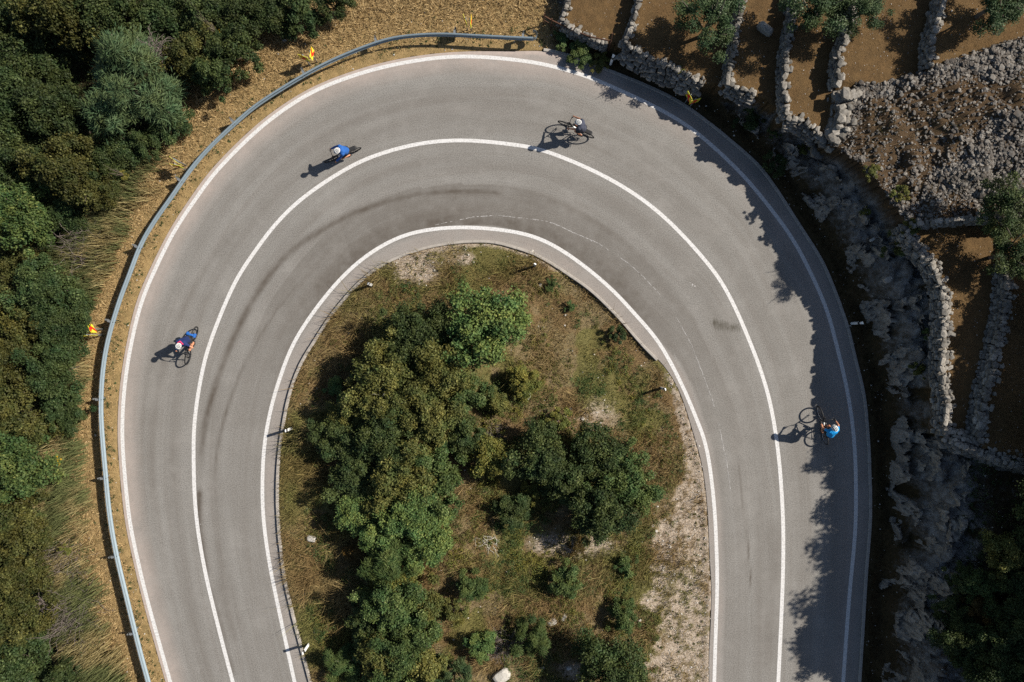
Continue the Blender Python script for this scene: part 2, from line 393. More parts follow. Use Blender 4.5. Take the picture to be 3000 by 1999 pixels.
M['hair'] = plain('hair', (.03, .02, .013), .8)
def leaf_mat(name, a, b, highlight=None, trans=.2):
    t = NT(name, .6, .18); tn = t.attr('tone')
    oi = t.n('ShaderNodeObjectInfo').outputs['Random']
    c = t.mix(tn, a, b)
    c = t.mix(1.0, c, t.ramp(t.noise(1.6, 3, .6, vec=t.n('ShaderNodeNewGeometry').outputs['Position']), [(.32, (.74, .96, 1.0)), (.5, (1.0, 1.0, .95)), (.68, (1.2, 1.04, .82))]), 'MULTIPLY')
    if highlight: c = t.mix(t.ramp(tn, [(.80, 0), (.95, 1)]), c, highlight)  # sunlit highlights painted into the colour of the brightest leaves
    c = t.mix(t.math('MULTIPLY', oi, .28), c, tuple(x * .62 for x in a)); t.col(c)
    tr = t.n('ShaderNodeBsdfTranslucent'); t.l(c, tr.inputs['Color']); ms = t.n('ShaderNodeMixShader'); ms.inputs[0].default_value = trans
    t.l(t.b.outputs[0], ms.inputs[1]); t.l(tr.outputs[0], ms.inputs[2]); t.l(ms.outputs[0], t.t.nodes['Material Output'].inputs['Surface']); return t.m
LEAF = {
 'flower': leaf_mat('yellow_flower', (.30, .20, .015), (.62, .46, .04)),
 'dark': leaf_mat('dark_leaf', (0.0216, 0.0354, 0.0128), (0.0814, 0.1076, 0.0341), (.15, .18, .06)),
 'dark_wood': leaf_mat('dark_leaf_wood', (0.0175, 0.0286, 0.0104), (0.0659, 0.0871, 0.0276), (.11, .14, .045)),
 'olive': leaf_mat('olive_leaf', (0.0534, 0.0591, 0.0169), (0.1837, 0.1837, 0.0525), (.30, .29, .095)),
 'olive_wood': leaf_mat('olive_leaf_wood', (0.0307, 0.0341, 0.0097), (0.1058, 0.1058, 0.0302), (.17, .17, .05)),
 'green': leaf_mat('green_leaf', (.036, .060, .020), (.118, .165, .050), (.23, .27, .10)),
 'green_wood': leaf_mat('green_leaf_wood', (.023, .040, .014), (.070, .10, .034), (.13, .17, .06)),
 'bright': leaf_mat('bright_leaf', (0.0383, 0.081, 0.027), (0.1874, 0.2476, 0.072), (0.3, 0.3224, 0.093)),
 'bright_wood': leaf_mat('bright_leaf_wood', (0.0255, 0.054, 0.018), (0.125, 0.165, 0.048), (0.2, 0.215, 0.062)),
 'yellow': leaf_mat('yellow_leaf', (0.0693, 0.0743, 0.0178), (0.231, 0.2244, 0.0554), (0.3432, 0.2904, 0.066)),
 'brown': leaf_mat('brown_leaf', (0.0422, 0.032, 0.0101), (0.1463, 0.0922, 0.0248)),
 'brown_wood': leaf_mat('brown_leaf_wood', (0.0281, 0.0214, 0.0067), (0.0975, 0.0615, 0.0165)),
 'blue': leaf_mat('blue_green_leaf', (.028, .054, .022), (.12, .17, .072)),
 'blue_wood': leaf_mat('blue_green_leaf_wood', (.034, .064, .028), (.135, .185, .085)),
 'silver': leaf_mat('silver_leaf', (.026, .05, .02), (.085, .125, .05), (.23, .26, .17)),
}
M['bark'] = plain('bark', (.12, .095, .07), .9, var=.4, sc=14)
M['twig'] = plain('dry_twig', (.135, .11, .098), .9, var=.4, sc=6)
M['paletwig'] = plain('pale_twig', (.42, .40, .34), .9, var=.25, sc=6)
t = NT('grass_blade', .8, .1); cc = t.attr('col', 'Color'); t.col(cc)
tr = t.n('ShaderNodeBsdfTranslucent'); t.l(cc, tr.inputs['Color']); ms = t.n('ShaderNodeMixShader'); ms.inputs[0].default_value = .25
t.l(t.b.outputs[0], ms.inputs[1]); t.l(tr.outputs[0], ms.inputs[2]); t.l(ms.outputs[0], t.t.nodes['Material Output'].inputs['Surface']); M['blade'] = t.m

# ------------------------------------------------------------------ ground, road, lines, kerbs
ny, nx = GX.shape
idx = np.arange(nx * ny).reshape(ny, nx)
q = np.stack([idx[:-1, :-1], idx[:-1, 1:], idx[1:, 1:], idx[1:, :-1]], -1).reshape(-1)
one = np.ones(len(XF))
attrs = {'m1': ('FLOAT_COLOR', np.stack([MK['straw'], MK['olive'], MK['terr'], one], 1)),
         'm2': ('FLOAT_COLOR', np.stack([MK['litter'], MK['gravel'], MK['brown'], one], 1)),
         'm3': ('FLOAT_COLOR', np.stack([MK['isl'], MK['rock'], MK['rub'], one], 1))}
g = link('ground', mesh_np('ground', np.stack([XF, YF, ZF], 1), q, 4, M['ground'], attrs, True)); tag(g, kind='structure')

def strip(name, A, B, za, zb, mat, n, m, attrs_fn=None):
    A, B = resample(A, n), resample(B, n)
    w = np.linspace(0, 1, m)[None, :, None]
    P = A[:, None] * (1 - w) + B[:, None] * w
    z = np.broadcast_to((za * (1 - w) + zb * w)[..., 0], P.shape[:2])
    v = np.concatenate([P, z[..., None]], 2).reshape(-1, 3)
    ii = np.arange(n * m).reshape(n, m)
    f = np.stack([ii[:-1, :-1], ii[:-1, 1:], ii[1:, 1:], ii[1:, :-1]], -1).reshape(-1)
    # faces up
    p = v[f[:4]]
    if np.cross(p[1] - p[0], p[2] - p[0])[2] < 0: f = f.reshape(-1, 4)[:, ::-1].reshape(-1)
    at = attrs_fn(P, v) if attrs_fn else None
    return link(name, mesh_np(name, v, f, 4, mat, at, True))
def pl(pts): return resample(catmull(WA(pts)), 160)
TYRE = [([(585,1420),(600,1250),(635,1120),(690,980),(760,850),(850,740),(960,665),(1080,610),(1200,575),(1330,562),(1450,566),(1580,600)], .16, .85),
        ([(620,1490),(640,1300),(690,1130),(760,990),(850,860),(950,770),(1060,700),(1150,665),(1280,640)], .10, .55),
        ([(585,1420),(582,1500),(590,1600),(610,1700)], .14, .9), ([(610,1700),(640,1800),(690,1999)], .10, .4),
        ([(1330,562),(1480,566),(1600,590),(1740,660),(1850,740),(1960,860),(2040,990)], .34, .40),
        ([(760,560),(900,440),(1050,355),(1250,300),(1450,300),(1650,340),(1850,430),(2030,570)], .30, .22),
        ([(450,1500),(445,1300),(470,1100),(540,900),(640,740),(760,600)], .20, .25),
        ([(2180,1499),(2195,1640),(2200,1760),(2196,1999)], .03, .85), ([(2160,1350),(2180,1499)], .05, .5),
        ([(2250,1500),(2262,1620),(2255,1800),(2245,1999)], .35, .28), ([(700,1900),(650,1740),(640,1560)], .25, .25)]
DOT = [(2115, 955, 22, 12), (2140, 962, 30, 9), (2093, 947, 12, 9), (2705, 1440, 9, 5)]
def wear(P, v):
    x, y = v[:, 0], v[:, 1]; PX, PY = x * S + 1500, 1000 - y * S
    r = np.zeros(len(v)); n2 = fbm(x, y, 1.2, 61)
    for pts, w, a in TYRE:
        L = pl(pts); d, k = pdist(x, y, L)
        e = sstep(0, .12, k / 159.0) * sstep(1, .88, k / 159.0)
        r = np.maximum(r, min(1, 1.25 * a) * np.exp(-(d / w) ** 2) * e * (.55 + .9 * n2))
    do, _ = pdist(x, y, OUT_LINE[::2]); di, _ = pdist(x, y, IN_LINE[::2]); de, _ = pdist(x, y, OE); dk, _ = pdist(x, y, IE)
    east = sstep(1500, 1900, PX)
    g = 1.0 * sstep(.24, .10, de) * (1 - east) * (.5 + n2) + .62 * sstep(1.0, .05, do) * (.4 + n2) * (1 - .5 * east)
    g = np.maximum(g, .28 * sstep(.72, .35, dk) * (.5 + n2)); g = np.maximum(g, .55 * sstep(.5, .1, de) * sstep(1450, 1560, PX) * sstep(1800, 1600, PX))
    b = np.zeros(len(v))
    for px, py, rx, ry in DOT: b = np.maximum(b, sstep(.28, .5, bump(px, py, rx, ry, PX, PY) * (.6 + .8 * fbm(x, y, 4, 71))))
    dm, _ = pdist(x, y, MID_LINE[::2])
    lane = (dk < dm + .1) | (di < dm); top_ = sstep(1350, 700, PY) * (.35 + .65 * sstep(500, 1000, PX))
    r = np.maximum(r, (.33 * top_ * sstep(.3, .9, dm) + .34 * sstep(.95, .35, di) * top_ + .14 * sstep(.4, 1.2, dm)) * lane * (dk > .62) * (.6 + .8 * n2))
    r = np.maximum(r, .22 * (~lane) * np.exp(-((dm - .95) / .35) ** 2) * (.5 + n2) + .20 * (~lane) * np.exp(-((dm - 2.25) / .3) ** 2) * (.4 + n2))
    n = P.shape[0]
    L = np.repeat(np.linspace(0, 95, n), P.shape[1]); A = np.tile(np.linspace(0, 7, P.shape[1]), n)
    return {'wear': ('FLOAT_COLOR', np.stack([r, np.clip(g, 0, 1), b, np.ones(len(v))], 1)), 'along': ('FLOAT_COLOR', np.stack([L, A, 0 * L, np.ones(len(v))], 1))}
# thickness: the asphalt edge drops to the ground
road = strip('road', offset(OUT_EDGE, 0), IN_EDGE, 0, 0, M['asphalt'], 900, 84, wear); tag(road, kind='structure')
sm = strip('road_edge', OUT_EDGE, offset(OUT_EDGE, .05), -.002, -.08, M['asphalt'], 700, 2, wear); tag(sm, kind='structure')
sm = strip('road_edge', IN_EDGE, offset(IN_EDGE, -.05), -.002, -.09, M['asphalt'], 700, 2, wear); tag(sm, kind='structure')
def line(name, P, w):
    o = strip(name, offset(P, w / 2), offset(P, -w / 2), .004, .004, M['paint'], 700, 3); tag(o, kind='structure'); return o
line('outer_edge_line', OUT_LINE, .165); line('centre_line', MID_LINE, .165); line('inner_edge_line', IN_LINE, .16)
# thin worn scratch along the inner lane, with gaps
mb = MB(); SC = catmull(WA([(1245,667),(1275,660),(1325,650),(1390,637),(1460,633),(1530,640),(1610,652),(1690,687),(1745,710),(1775,728),(1850,780),(1920,850),(1965,905),(2020,1000),(2045,1060),(2075,1140),(2100,1215),(2115,1290),(2130,1360),(2140,1440)]), .09)
T_ = tang(SC)
for i in range(len(SC) - 1):
    if vnoise(np.array([i * .13]), np.array([3.3]), 5)[0] < .36 or random.random() < .12: continue
    w = random.uniform(.004, .016); n = np.array([-T_[i][1], T_[i][0]]); j = np.array([random.gauss(0, .006), random.gauss(0, .006)])
    a, b = SC[i] + j, SC[i + 1] + j
    mb.add([(a[0] - n[0] * w, a[1] - n[1] * w, .004), (b[0] - n[0] * w, b[1] - n[1] * w, .004), (b[0] + n[0] * w, b[1] + n[1] * w, .004), (a[0] + n[0] * w, a[1] + n[1] * w, .004)], [(0, 1, 2, 3)])
for i in range(60):                     # scrape along the outer lane
    y = -7.2 - i * .12; w = .006
    if random.random() < .45: continue
    x = W(2412, 1000)[0] + .03 * math.sin(i * .2); mb.add([(x - w, y, .004), (x + w, y, .004), (x + w, y + .09, .004), (x - w, y + .09, .004)], [(0, 1, 2, 3)])
for px, py, r in [(2029,835,.07),(2036,840,.05),(2022,829,.03),(1985,776,.02),(1568,645,.03),(1733,706,.05),(606,1506,.03),(588,1537,.03),(2270,1329,.02),(2412,1565,.03)]:
    x, y = W(px, py); n = 7
    mb.add([(x + r * random.uniform(.4, 1) * math.cos(2 * PI * k / n), y + r * random.uniform(.4, 1) * math.sin(2 * PI * k / n), .004) for k in range(n)], [tuple(range(n))])
o = mb.build('road_scratch', M['scratch']); tag(o, kind='structure')

def kerb(name, P, w, h, z0=-.05, gap=True):
    """kerb stones laid end to end along P, to its left by w"""
    P = resample(P, max(3, int(len(P)))); d = np.r_[0, np.cumsum(np.linalg.norm(np.diff(P, axis=0), axis=1))]
    mb = MB(); s = 0
    while s < d[-1] - .3:
        e = min(s + 1.0, d[-1]); ts = np.linspace(s + .004, e - .004, 4)
        Q = np.stack([np.interp(ts, d, P[:, k]) for k in (0, 1)], 1); N = tang(Q); N = np.stack([-N[:, 1], N[:, 0]], 1)
        hh = h + random.uniform(-.008, .008); off = random.uniform(-.006, .006); v = []
        for p, n in zip(Q, N):
            for a, z in ((off, z0), (off, hh - .02), (off + .02, hh), (off + w - .02, hh), (off + w, hh - .02), (off + w, z0)): v.append((p[0] + n[0] * a, p[1] + n[1] * a, z))
        f = [(i * 6 + k, i * 6 + (k + 1) % 6, (i + 1) * 6 + (k + 1) % 6, (i + 1) * 6 + k) for i in range(3) for k in range(6)] + [(0, 1, 2, 3, 4, 5), (23, 22, 21, 20, 19, 18)]
        mb.add(v, f); s = e
    return mb.build(name, M['concrete'])
kend = int(np.argmin(np.hypot(IN_EDGE[:, 0] - W(1915, 1068)[0], IN_EDGE[:, 1] - W(1915, 1068)[1])))
tag(kerb('kerb', offset(IN_EDGE[:kend], 0)[::-1], .13, .12), kind='structure')
ks = int(np.argmin(np.hypot(OUT_EDGE[:, 0] - W(1592, 150)[0], OUT_EDGE[:, 1] - W(1592, 150)[1])))
tag(kerb('kerb', OUT_EDGE[ks:], .14, .055), kind='structure')

# ------------------------------------------------------------------ guardrail
def zat(x, y): return float(hgt(np.array([x]), np.array([y]))[0])
root = empty('guardrail', (RAIL[200][0], RAIL[200][1], 0)); tag(root, 'grey steel crash barrier curving round the outside of the bend', 'guardrail')
def loc(x, y, z): return (x - RAIL[200][0], y - RAIL[200][1], z)
prof = [(-.035, .745), (-.002, .752), (.030, .735), (.036, .70), (.0, .655), (-.015, .63), (-.015, .60), (.0, .575), (.036, .53), (.030, .495), (0, .475), (-.01, .48)]
mb = MB(); Rr = resample(RAIL, 420); T_ = tang(Rr); v = []; np_ = len(prof)
for p, t_ in zip(Rr, T_):
    n = (t_[1], -t_[0])                                 # towards the road
    for a, z in prof: v.append(loc(p[0] + n[0] * a, p[1] + n[1] * a, z))
f = [(i * np_ + k, i * np_ + k + 1, (i + 1) * np_ + k + 1, (i + 1) * np_ + k) for i in range(len(Rr) - 1) for k in range(np_ - 1)]
rl = mb.add(v, f).build('rail', M['steel'], root); md = rl.modifiers.new('s', 'SOLIDIFY'); md.thickness = .004
POSTS = [(430,2090),(374.7,1856),(322,1636),(288.6,1406),(277,1170),(309,938),(392,717),(516,522),(682,350),(885,205),(1099,113),(1337,86),(1530,100)]
for px, py in POSTS:
    x, y = W(px, py, .4); k = int(np.argmin((Rr[:, 0] - x) ** 2 + (Rr[:, 1] - y) ** 2)); p, t_ = Rr[k], T_[k]; n = Vector((t_[1], -t_[0], 0)); tv = Vector((t_[0], t_[1], 0))
    rot = Matrix((n, tv, Vector((0, 0, 1)))).transposed()
    mb = MB(); b = Vector((p[0], p[1], 0)) - n * .24
    for dx, dy, sx, sy in ((0, 0, .10, .008), (-.05, .028, .008, .055), (.05, .028, .008, .055)):   # channel section
        c = b + n * dx + tv * dy; mb.box(loc(c.x, c.y, .17), (sx, sy, 1.16), rot)
    po = mb.build('post', M['post_steel'], root)
    mb = MB(); c = b + n * .13; mb.box(loc(c.x, c.y, .61), (.17, .09, .22), rot); mb.build('spacer', M['post_steel'], po)
    for dz in (.70, .53):
        c = Vector((p[0], p[1], 0)) + n * .045; MB().box(loc(c.x, c.y, dz), (.014, .03, .03), rot).build('bolt', M['blackmetal'], po)
e = Rr[-1]; t_ = T_[-1]; n = (-t_[1], t_[0])            # end curl turning away from the road
mb = MB(); v = []; mm = 12
for i in range(mm + 1):
    a = i / mm * PI * 1.05; r = .17; cx, cy = e[0] + n[0] * r, e[1] + n[1] * r
    x = cx + r * (t_[0] * math.sin(a) - n[0] * math.cos(a)); y = cy + r * (t_[1] * math.sin(a) - n[1] * math.cos(a))
    for z in (.75, .60, .47): v.append(loc(x, y, z))
f = [(i * 3 + k, i * 3 + k + 1, i * 3 + 4 + k, i * 3 + 3 + k) for i in range(mm) for k in range(2)]
o = mb.add(v, f).build('end_curl', M['steel'], root); md = o.modifiers.new('s', 'SOLIDIFY'); md.thickness = .006

# ------------------------------------------------------------------ chevron signs and delineators
def chevron(px, py, ang, flip, label, z0=.5, tall=1.12, side=.43):
    x, y = W(px, py); z = zat(x, y)
    r = empty('chevron_sign', (x, y, z), ang); tag(r, label, 'road sign', 'chevron signs round the bend')
    MB().tube([(0, -.035, -.3), (0, -.035, tall + .03)], .024, 10).build('post', M['post_steel'], r, True)
    h = side / 2; zc = tall - h
    MB().box((0, 0, zc), (side, .012, side)).build('panel', M['yellow'], r)
    MB().box((0, -.0095, zc), (side - .02, .006, side - .02)).build('backing', M['post_steel'], r)
    P = [(-.98, .98), (-.10, .98), (.74, 0), (-.10, -.98), (-.98, -.98), (-.14, 0)]
    f = 1 if flip else -1
    vs = [(a * h * f, .0065, zc + b * h) for a, b in P] + [(a * h * f, .0095, zc + b * h) for a, b in P]
    MB().add(vs, [(6, 7, 8, 11), (11, 8, 9, 10)] + [(i, (i + 1) % 6, (i + 1) % 6 + 6, i + 6) for i in range(6)]).build('chevron', M['red'], r)
def dirang(dx, dy): return math.atan2(dy, dx)            # panel's horizontal edge; its face is to the left of that
chevron(1367, 91, dirang(-.35, .94), 0, 'thin edge-on sign panel behind the topmost rail stretch, west one of its pair')
chevron(1384, 93, dirang(-.08, -1), 1, 'thin edge-on sign panel behind the topmost rail stretch, east one of its pair')
chevron(909, 196, dirang(-.95, .32), 0, 'shaded olive chevron panel beside the bright yellow and red one on the straw verge')
chevron(932, 184, dirang(-.17, -.98) , 1, 'sunlit yellow and red chevron panel behind the upper guardrail on the straw verge')
chevron(545, 488, dirang(-.79, .61), 0, 'pale edge-on sign panel, upper of the pair below the feathery tree')
chevron(548, 503, dirang(-.97, .20), 0, 'dark red and olive sign panel, lower of the pair below the feathery tree')
chevron(306, 964, dirang(-.54, .84) + PI, 0, 'bright yellow and red chevron panel standing by the rail left of the leftmost cyclist')
chevron(301, 985, dirang(-1, -.12), 1, 'edge-on sign panel just under the bright yellow and red one near the leftmost cyclist')
chevron(2003, 305, dirang(-.44, .90), 1, 'lime and red chevron panel under the stone terraces, upper one of its pair', .45, 1.1)
chevron(2020, 318, dirang(-.95, -.28), 0, 'lime and red chevron panel under the stone terraces, lower one of its pair', .45, 1.1)
def delineator(px, py, ang, label, lean=(0, 0)):
    x, y, z = ground_px(px, py)
    r = empty('delineator_post', (x, y, z), ang); r.rotation_euler = (lean[0], lean[1], ang); tag(r, label, 'marker post', 'white marker posts along the road edges')
    w, d, hh = .06, .03, .98
    v = [(-w, -d, -.2), (w, -d, -.2), (w * .6, d, -.2), (-w * .6, d, -.2), (-w, -d, hh), (w, -d, hh), (w * .6, d, hh - .09), (-w * .6, d, hh - .09)]
    MB().add(v, [(3, 2, 1, 0), (4, 5, 6, 7), (0, 1, 5, 4), (1, 2, 6, 5), (2, 3, 7, 6), (3, 0, 4, 7)]).build('body', M['white'], r)
    v = [(-w - .003, -d - .003, .66), (w + .003, -d - .003, .66), (w * .6 + .003, d + .003, .60), (-w * .6 - .003, d + .003, .60), (-w - .003, -d - .003, .84), (w + .003, -d - .003, .84), (w * .6 + .003, d + .003, .78), (-w * .6 - .003, d + .003, .78)]
    MB().add(v, [(0, 1, 5, 4), (1, 2, 6, 5), (2, 3, 7, 6), (3, 0, 4, 7)]).build('band', M['black'], r)
delineator(1788, 190, 2.6, 'white marker post among the green bushes below the terraces')
delineator(2494, 949, 1.9, 'white marker post lying long in view in the dark ditch by the outer lane')
delineator(1091, 836, .9, 'white marker post on the island verge beside the pale gravel patch')
delineator(1566, 781, -.5, 'white marker post just inside the kerb at the top of the island')
delineator(1936, 1137, -1.2, 'white marker post near the end of the kerb east of the white disc')
delineator(855, 1255, 1.6, 'white marker post in the tree shade at the west kerb of the island')
delineator(904, 1888, 1.9, 'white marker post in the grass at the bottom west corner of the island')

# ------------------------------------------------------------------ stones
ICO = None
def ico():
    global ICO
    if ICO is None:
        bm = bmesh.new(); bmesh.ops.create_icosphere(bm, subdivisions=1, radius=1.0)
        ICO = (np.array([v.co[:] for v in bm.verts]), np.array([[v.index for v in f.verts] for f in bm.faces]))
        bm2 = bmesh.new(); bmesh.ops.create_icosphere(bm2, subdivisions=2, radius=1.0)
        ICO = ICO + (np.array([v.co[:] for v in bm2.verts]), np.array([[v.index for v in f.verts] for f in bm2.faces])); bm.free(); bm2.free()
    return ICO
def stones(name, pos, size, mat, sub=0, jit=.22, rz=None, tone=None, flat=1.0):
    """many irregular angular stones as one mesh: pos (n,3), size (n,3)"""
    pos = np.asarray(pos, float); size = np.asarray(size, float); n = len(pos)
    V0, F0 = (ico()[0], ico()[1]) if sub == 0 else (ico()[2], ico()[3])
    k = len(V0)
    P = V0[None] * (1 + RNG.uniform(-jit, jit, (n, k, 1))) + RNG.uniform(-jit * .5, jit * .5, (n, k, 3))
    # flatten towards a box so stones look broken rather than round
    P = np.sign(P) * np.abs(P) ** .58
    P = P * size[:, None]
    a = RNG.uniform(0, 2 * PI, n) if rz is None else np.asarray(rz) + RNG.normal(0, .25, n)
    tx = RNG.normal(0, .25 * flat, n)
    ca, sa = np.cos(a)[:, None], np.sin(a)[:, None]; ct, st = np.cos(tx)[:, None], np.sin(tx)[:, None]
    y = P[..., 1] * ct - P[..., 2] * st; z = P[..., 1] * st + P[..., 2] * ct; x = P[..., 0]
    P = np.stack([x * ca - y * sa, x * sa + y * ca, z], -1) + pos[:, None]
    F = (F0[None] + (np.arange(n) * k)[:, None, None]).reshape(-1)
    tn = np.repeat(RNG.uniform(0, 1, n) if tone is None else tone, k)
    return mesh_np(name, P.reshape(-1, 3), F, 3, mat, {'tone': ('FLOAT', tn)})
def stone_wall(px, z, label, side=1, batter=.025, thick=1, name='dry_stone_wall', big=.8, maxc=5, follow=None):
    P = resample(catmull(WA(px, z), .1), 400); d = np.linalg.norm(np.diff(P, axis=0), axis=1).sum()
    T_ = tang(P); N = np.stack([-T_[:, 1], T_[:, 0]], 1) * side          # N points out of the wall's open face
    pos, siz, rz = [], [], []
    foot = P + N * .45; zb = hgt(foot[:, 0], foot[:, 1])
    if follow is not None:
        bk = P - N * .3; zz = smooth(np.c_[hgt(bk[:, 0], bk[:, 1]), np.zeros(400)], 200)[:, 0] + follow
    else: zz = np.full(400, z)
    D = np.linspace(0, d, 400); course = .15 * big
    zmin = min(zb.min(), zz.min() - .35)
    nc = min(maxc, int(math.ceil((z + .06 - zmin) / course)) + 1)
    for c in range(nc):
        s = random.uniform(0, .2)
        while s < d:
            k = int(np.clip(np.searchsorted(D, s), 0, 399)); zc = zz[k] + .03 - c * course; L = random.choice((.09, .14, .18, .24, .34)) * random.uniform(.85, 1.15) * big
            if zc > zb[k] - .12 or c < 2:
                top = c == 0
                off = -.03 + batter * c + random.gauss(0, .025)
                p = P[k] + N[k] * off
                pos.append((p[0], p[1], zc + random.gauss(0, .015) + (random.uniform(-.02, .10) if top else 0)))
                siz.append((L * .62, random.uniform(.11, .17) * big, course * random.uniform(.5, .68) * (1.15 if top else 1))); rz.append(math.atan2(T_[k][1], T_[k][0]))
                if top or (thick > 1 and c < 3):
                    for b in range(1, thick + (1 if random.random() < .35 else 0)):
                        p = P[k] - N[k] * (.2 * b * big + random.gauss(0, .03)); pos.append((p[0], p[1], zc + random.uniform(-.02, .06))); siz.append((L * .55, .11 * big, .085 * big)); rz.append(random.uniform(0, 3))
            s += L * .98
    c0 = np.mean(P, 0); pos = np.array(pos); pos[:, :2] -= c0
    me = stones(name, pos, siz, M['stone'], rz=rz, flat=.5)
    o = link(name, me, None, (c0[0], c0[1], 0)); tag(o, label, 'stone wall', 'dry stone terrace walls'); return o
TZ = {n: z for n, z, _ in TERR}
stone_wall([(1678,-90),(1663,6),(1643,64)], TZ['B'], 'short dry stone wall at the end of the guardrail curl, beside the rusty fence', -1)
stone_wall([(1643,64),(1690,97),(1735,117),(1782,132)], TZ['B'], 'low pale stone edge above the rusty fence and green roadside bushes', -1)
stone_wall([(1888,-90),(1865,30),(1845,85),(1828,124)], TZ['C'], 'dry stone wall along the shaded side of the terrace under the westernmost olive tree', -1)
stone_wall([(1828,124),(1890,167),(1990,212),(2064,247)], TZ['C'], 'long sloping stone retaining wall facing the road above the chevron pair', -1, .075, maxc=7)
stone_wall([(2195,-90),(2160,60),(2147,153),(2128,242)], TZ['D'], 'dry stone wall running down from the westernmost olive tree beside a dark shadow strip', -1)
stone_wall([(2128,242),(2170,262),(2213,283)], TZ['D'], 'short jagged stone wall closing the smallest terrace above the road', -1, .08)
stone_wall([(2345,-90),(2320,48),(2298,204),(2301,350)], TZ['E'], 'tall straight stone wall along the sunlit terrace that ends in a pointed corner', -1)
stone_wall([(2301,350),(2350,357),(2403,397)], TZ['E'], 'curved stone wall closing the pointed sunlit terrace above pale rock', -1, .08)
stone_wall([(2525,-90),(2480,99),(2457,159),(2454,250)], TZ['F'], 'stone wall along the terrace that ends at the rubble field', -1)
stone_wall([(2480,262),(2478,330),(2462,380),(2440,412)], TZ['R'], 'heap-like wall of big blocks holding up the west end of the rubble field', -1, .10, 2, big=1.35, follow=.12)
stone_wall([(2780,-90),(2757,10),(2728,112),(2722,200)], TZ['G'], 'shaded stone wall along the highest terrace at the top of the rubble field', -1)
stone_wall([(2648,664),(2760,655),(2900,648),(3060,644)], TZ['R'] + .1, 'stone wall along the lower edge of the rubble field above a shaded terrace', -1, follow=.08)
stone_wall([(2645,660),(2661,704),(2728,787),(2757,867),(2760,998),(2757,1096),(2766,1178),(2764,1275)], TZ['H'] + .2, 'long winding stone wall between the rock cut and the narrow red-brown terrace', -1, .035, 2)
stone_wall([(2946,770),(2945,830),(2939,899),(2920,991),(2900,1096),(2875,1178),(2862,1295)], TZ['I'] + .1, 'winding stone wall on the far side of the narrow red-brown terrace', -1, .035, 2)
stone_wall([(2770,1290),(2811,1310),(2872,1330),(2920,1350),(3000,1375),(3120,1400)], TZ['H'] + .25, 'broad low stone wall curving across the foot of the red-brown terraces', -1, .05, 4)

# rubble field, rock blocks and gravel: uncountable
def scatter(n, x0, x1, y0, y1, keep):
    x = RNG.uniform(x0, x1, n); y = RNG.uniform(y0, y1, n); k = keep(x, y); return x[k], y[k]
x, y = scatter(85000, 12.5, 27, 4.5, 13.5, lambda x, y: (mask_at('rub', x, y) > .5) & (RNG.uniform(0, 1, len(x)) < .10 + .80 * sstep(.46, .66, fbm(x, y, .32, 91) + .35 * np.exp(-((y - (10.0 + (x - 14) * .27)) / 1.1) ** 2) - .16 * sstep(19, 15.5, x) * (y < 9.6))))
s = RNG.gamma(2.5, .0115, len(x)) + .016
o = link('rubble', stones('rubble', np.stack([x, y, hgt(x, y) + s * .3], 1), np.stack([s, s * RNG.uniform(.55, .9, len(x)), s * RNG.uniform(.35, .6, len(x))], 1), M['rubble'])); tag(o, 'field of loose grey and brown stones between the terraces', 'rubble', kind='stuff')
def worley(u, v, seed):
    iu, iv = np.floor(u), np.floor(v); f1 = np.full(u.shape, 9.); f2 = f1.copy(); cid = np.zeros(u.shape); du = np.zeros(u.shape); dv = np.zeros(u.shape)
    for a in (-1, 0, 1):
        for b in (-1, 0, 1):
            cu, cv = iu + a + _hash(iu + a, iv + b, seed), iv + b + _hash(iu + a, iv + b, seed + 7); d = np.hypot(u - cu, v - cv); h = _hash(iu + a, iv + b, seed + 13)
            n = d < f1; f2 = np.where(n, f1, np.minimum(f2, d)); cid = np.where(n, h, cid); du = np.where(n, u - cu, du); dv = np.where(n, v - cv, dv); f1 = np.where(n, d, f1)
    return f1, f2, cid, du, dv
kr = int(np.argmin(np.hypot(OUT_EDGE[:, 0] - W(2010, 320)[0], OUT_EDGE[:, 1] - W(2010, 320)[1])))
SE = smooth(OUT_EDGE[kr:], 60); SE = resample(SE, int(np.linalg.norm(np.diff(SE, axis=0), axis=1).sum() / .055)); nS, nD = len(SE), 72
dd = np.linspace(.25, 4.2, nD); NN = offset(SE, 1.0) - SE
B = SE[:, None] + NN[:, None] * dd[None, :, None]; bx_, by_ = B[..., 0].ravel(), B[..., 1].ravel()
bz = hgt(bx_, by_); ss = np.repeat(np.arange(nS) * .055, nD); dv_ = np.tile(dd, nS)
wu, wv = ss + .35 * (fbm(bx_, by_, .9, 601) - .5) + dv_ * .35, dv_ * 1.25 + .35 * (fbm(bx_, by_, .9, 602) - .5)
disp = np.zeros(len(bx_)); edge = np.ones(len(bx_)); ton = np.zeros(len(bx_))
for sc_, am, sd_ in ((1.05, .34, 1), (2.6, .17, 2), (6.5, .075, 3)):
    f1, f2, cid, a_, b_ = worley(wu * sc_ * .8, wv * sc_ * 1.25, 900 + sd_)
    disp += am * ((cid - .5) * 1.5 + a_ * (np.sin(cid * 77) * .9) + b_ * (np.cos(cid * 51) * .9)); edge = np.minimum(edge, sstep(.0, .12, f2 - f1)); ton += cid / 3
top = fbm(bx_, by_, .45, 611); prof_ = sstep(.62, 1.0, dv_ + (top - .5) * .9) * sstep(4.0, 2.2, dv_ + (top - .5) * 2.6)
tm_ = np.maximum.reduce([np.maximum(mask_at('terr', bx_ + a_, by_ + b_), mask_at('rub', bx_ + a_, by_ + b_)) for a_, b_ in ((0, 0), (.3, 0), (-.3, 0), (0, .3), (0, -.3))])
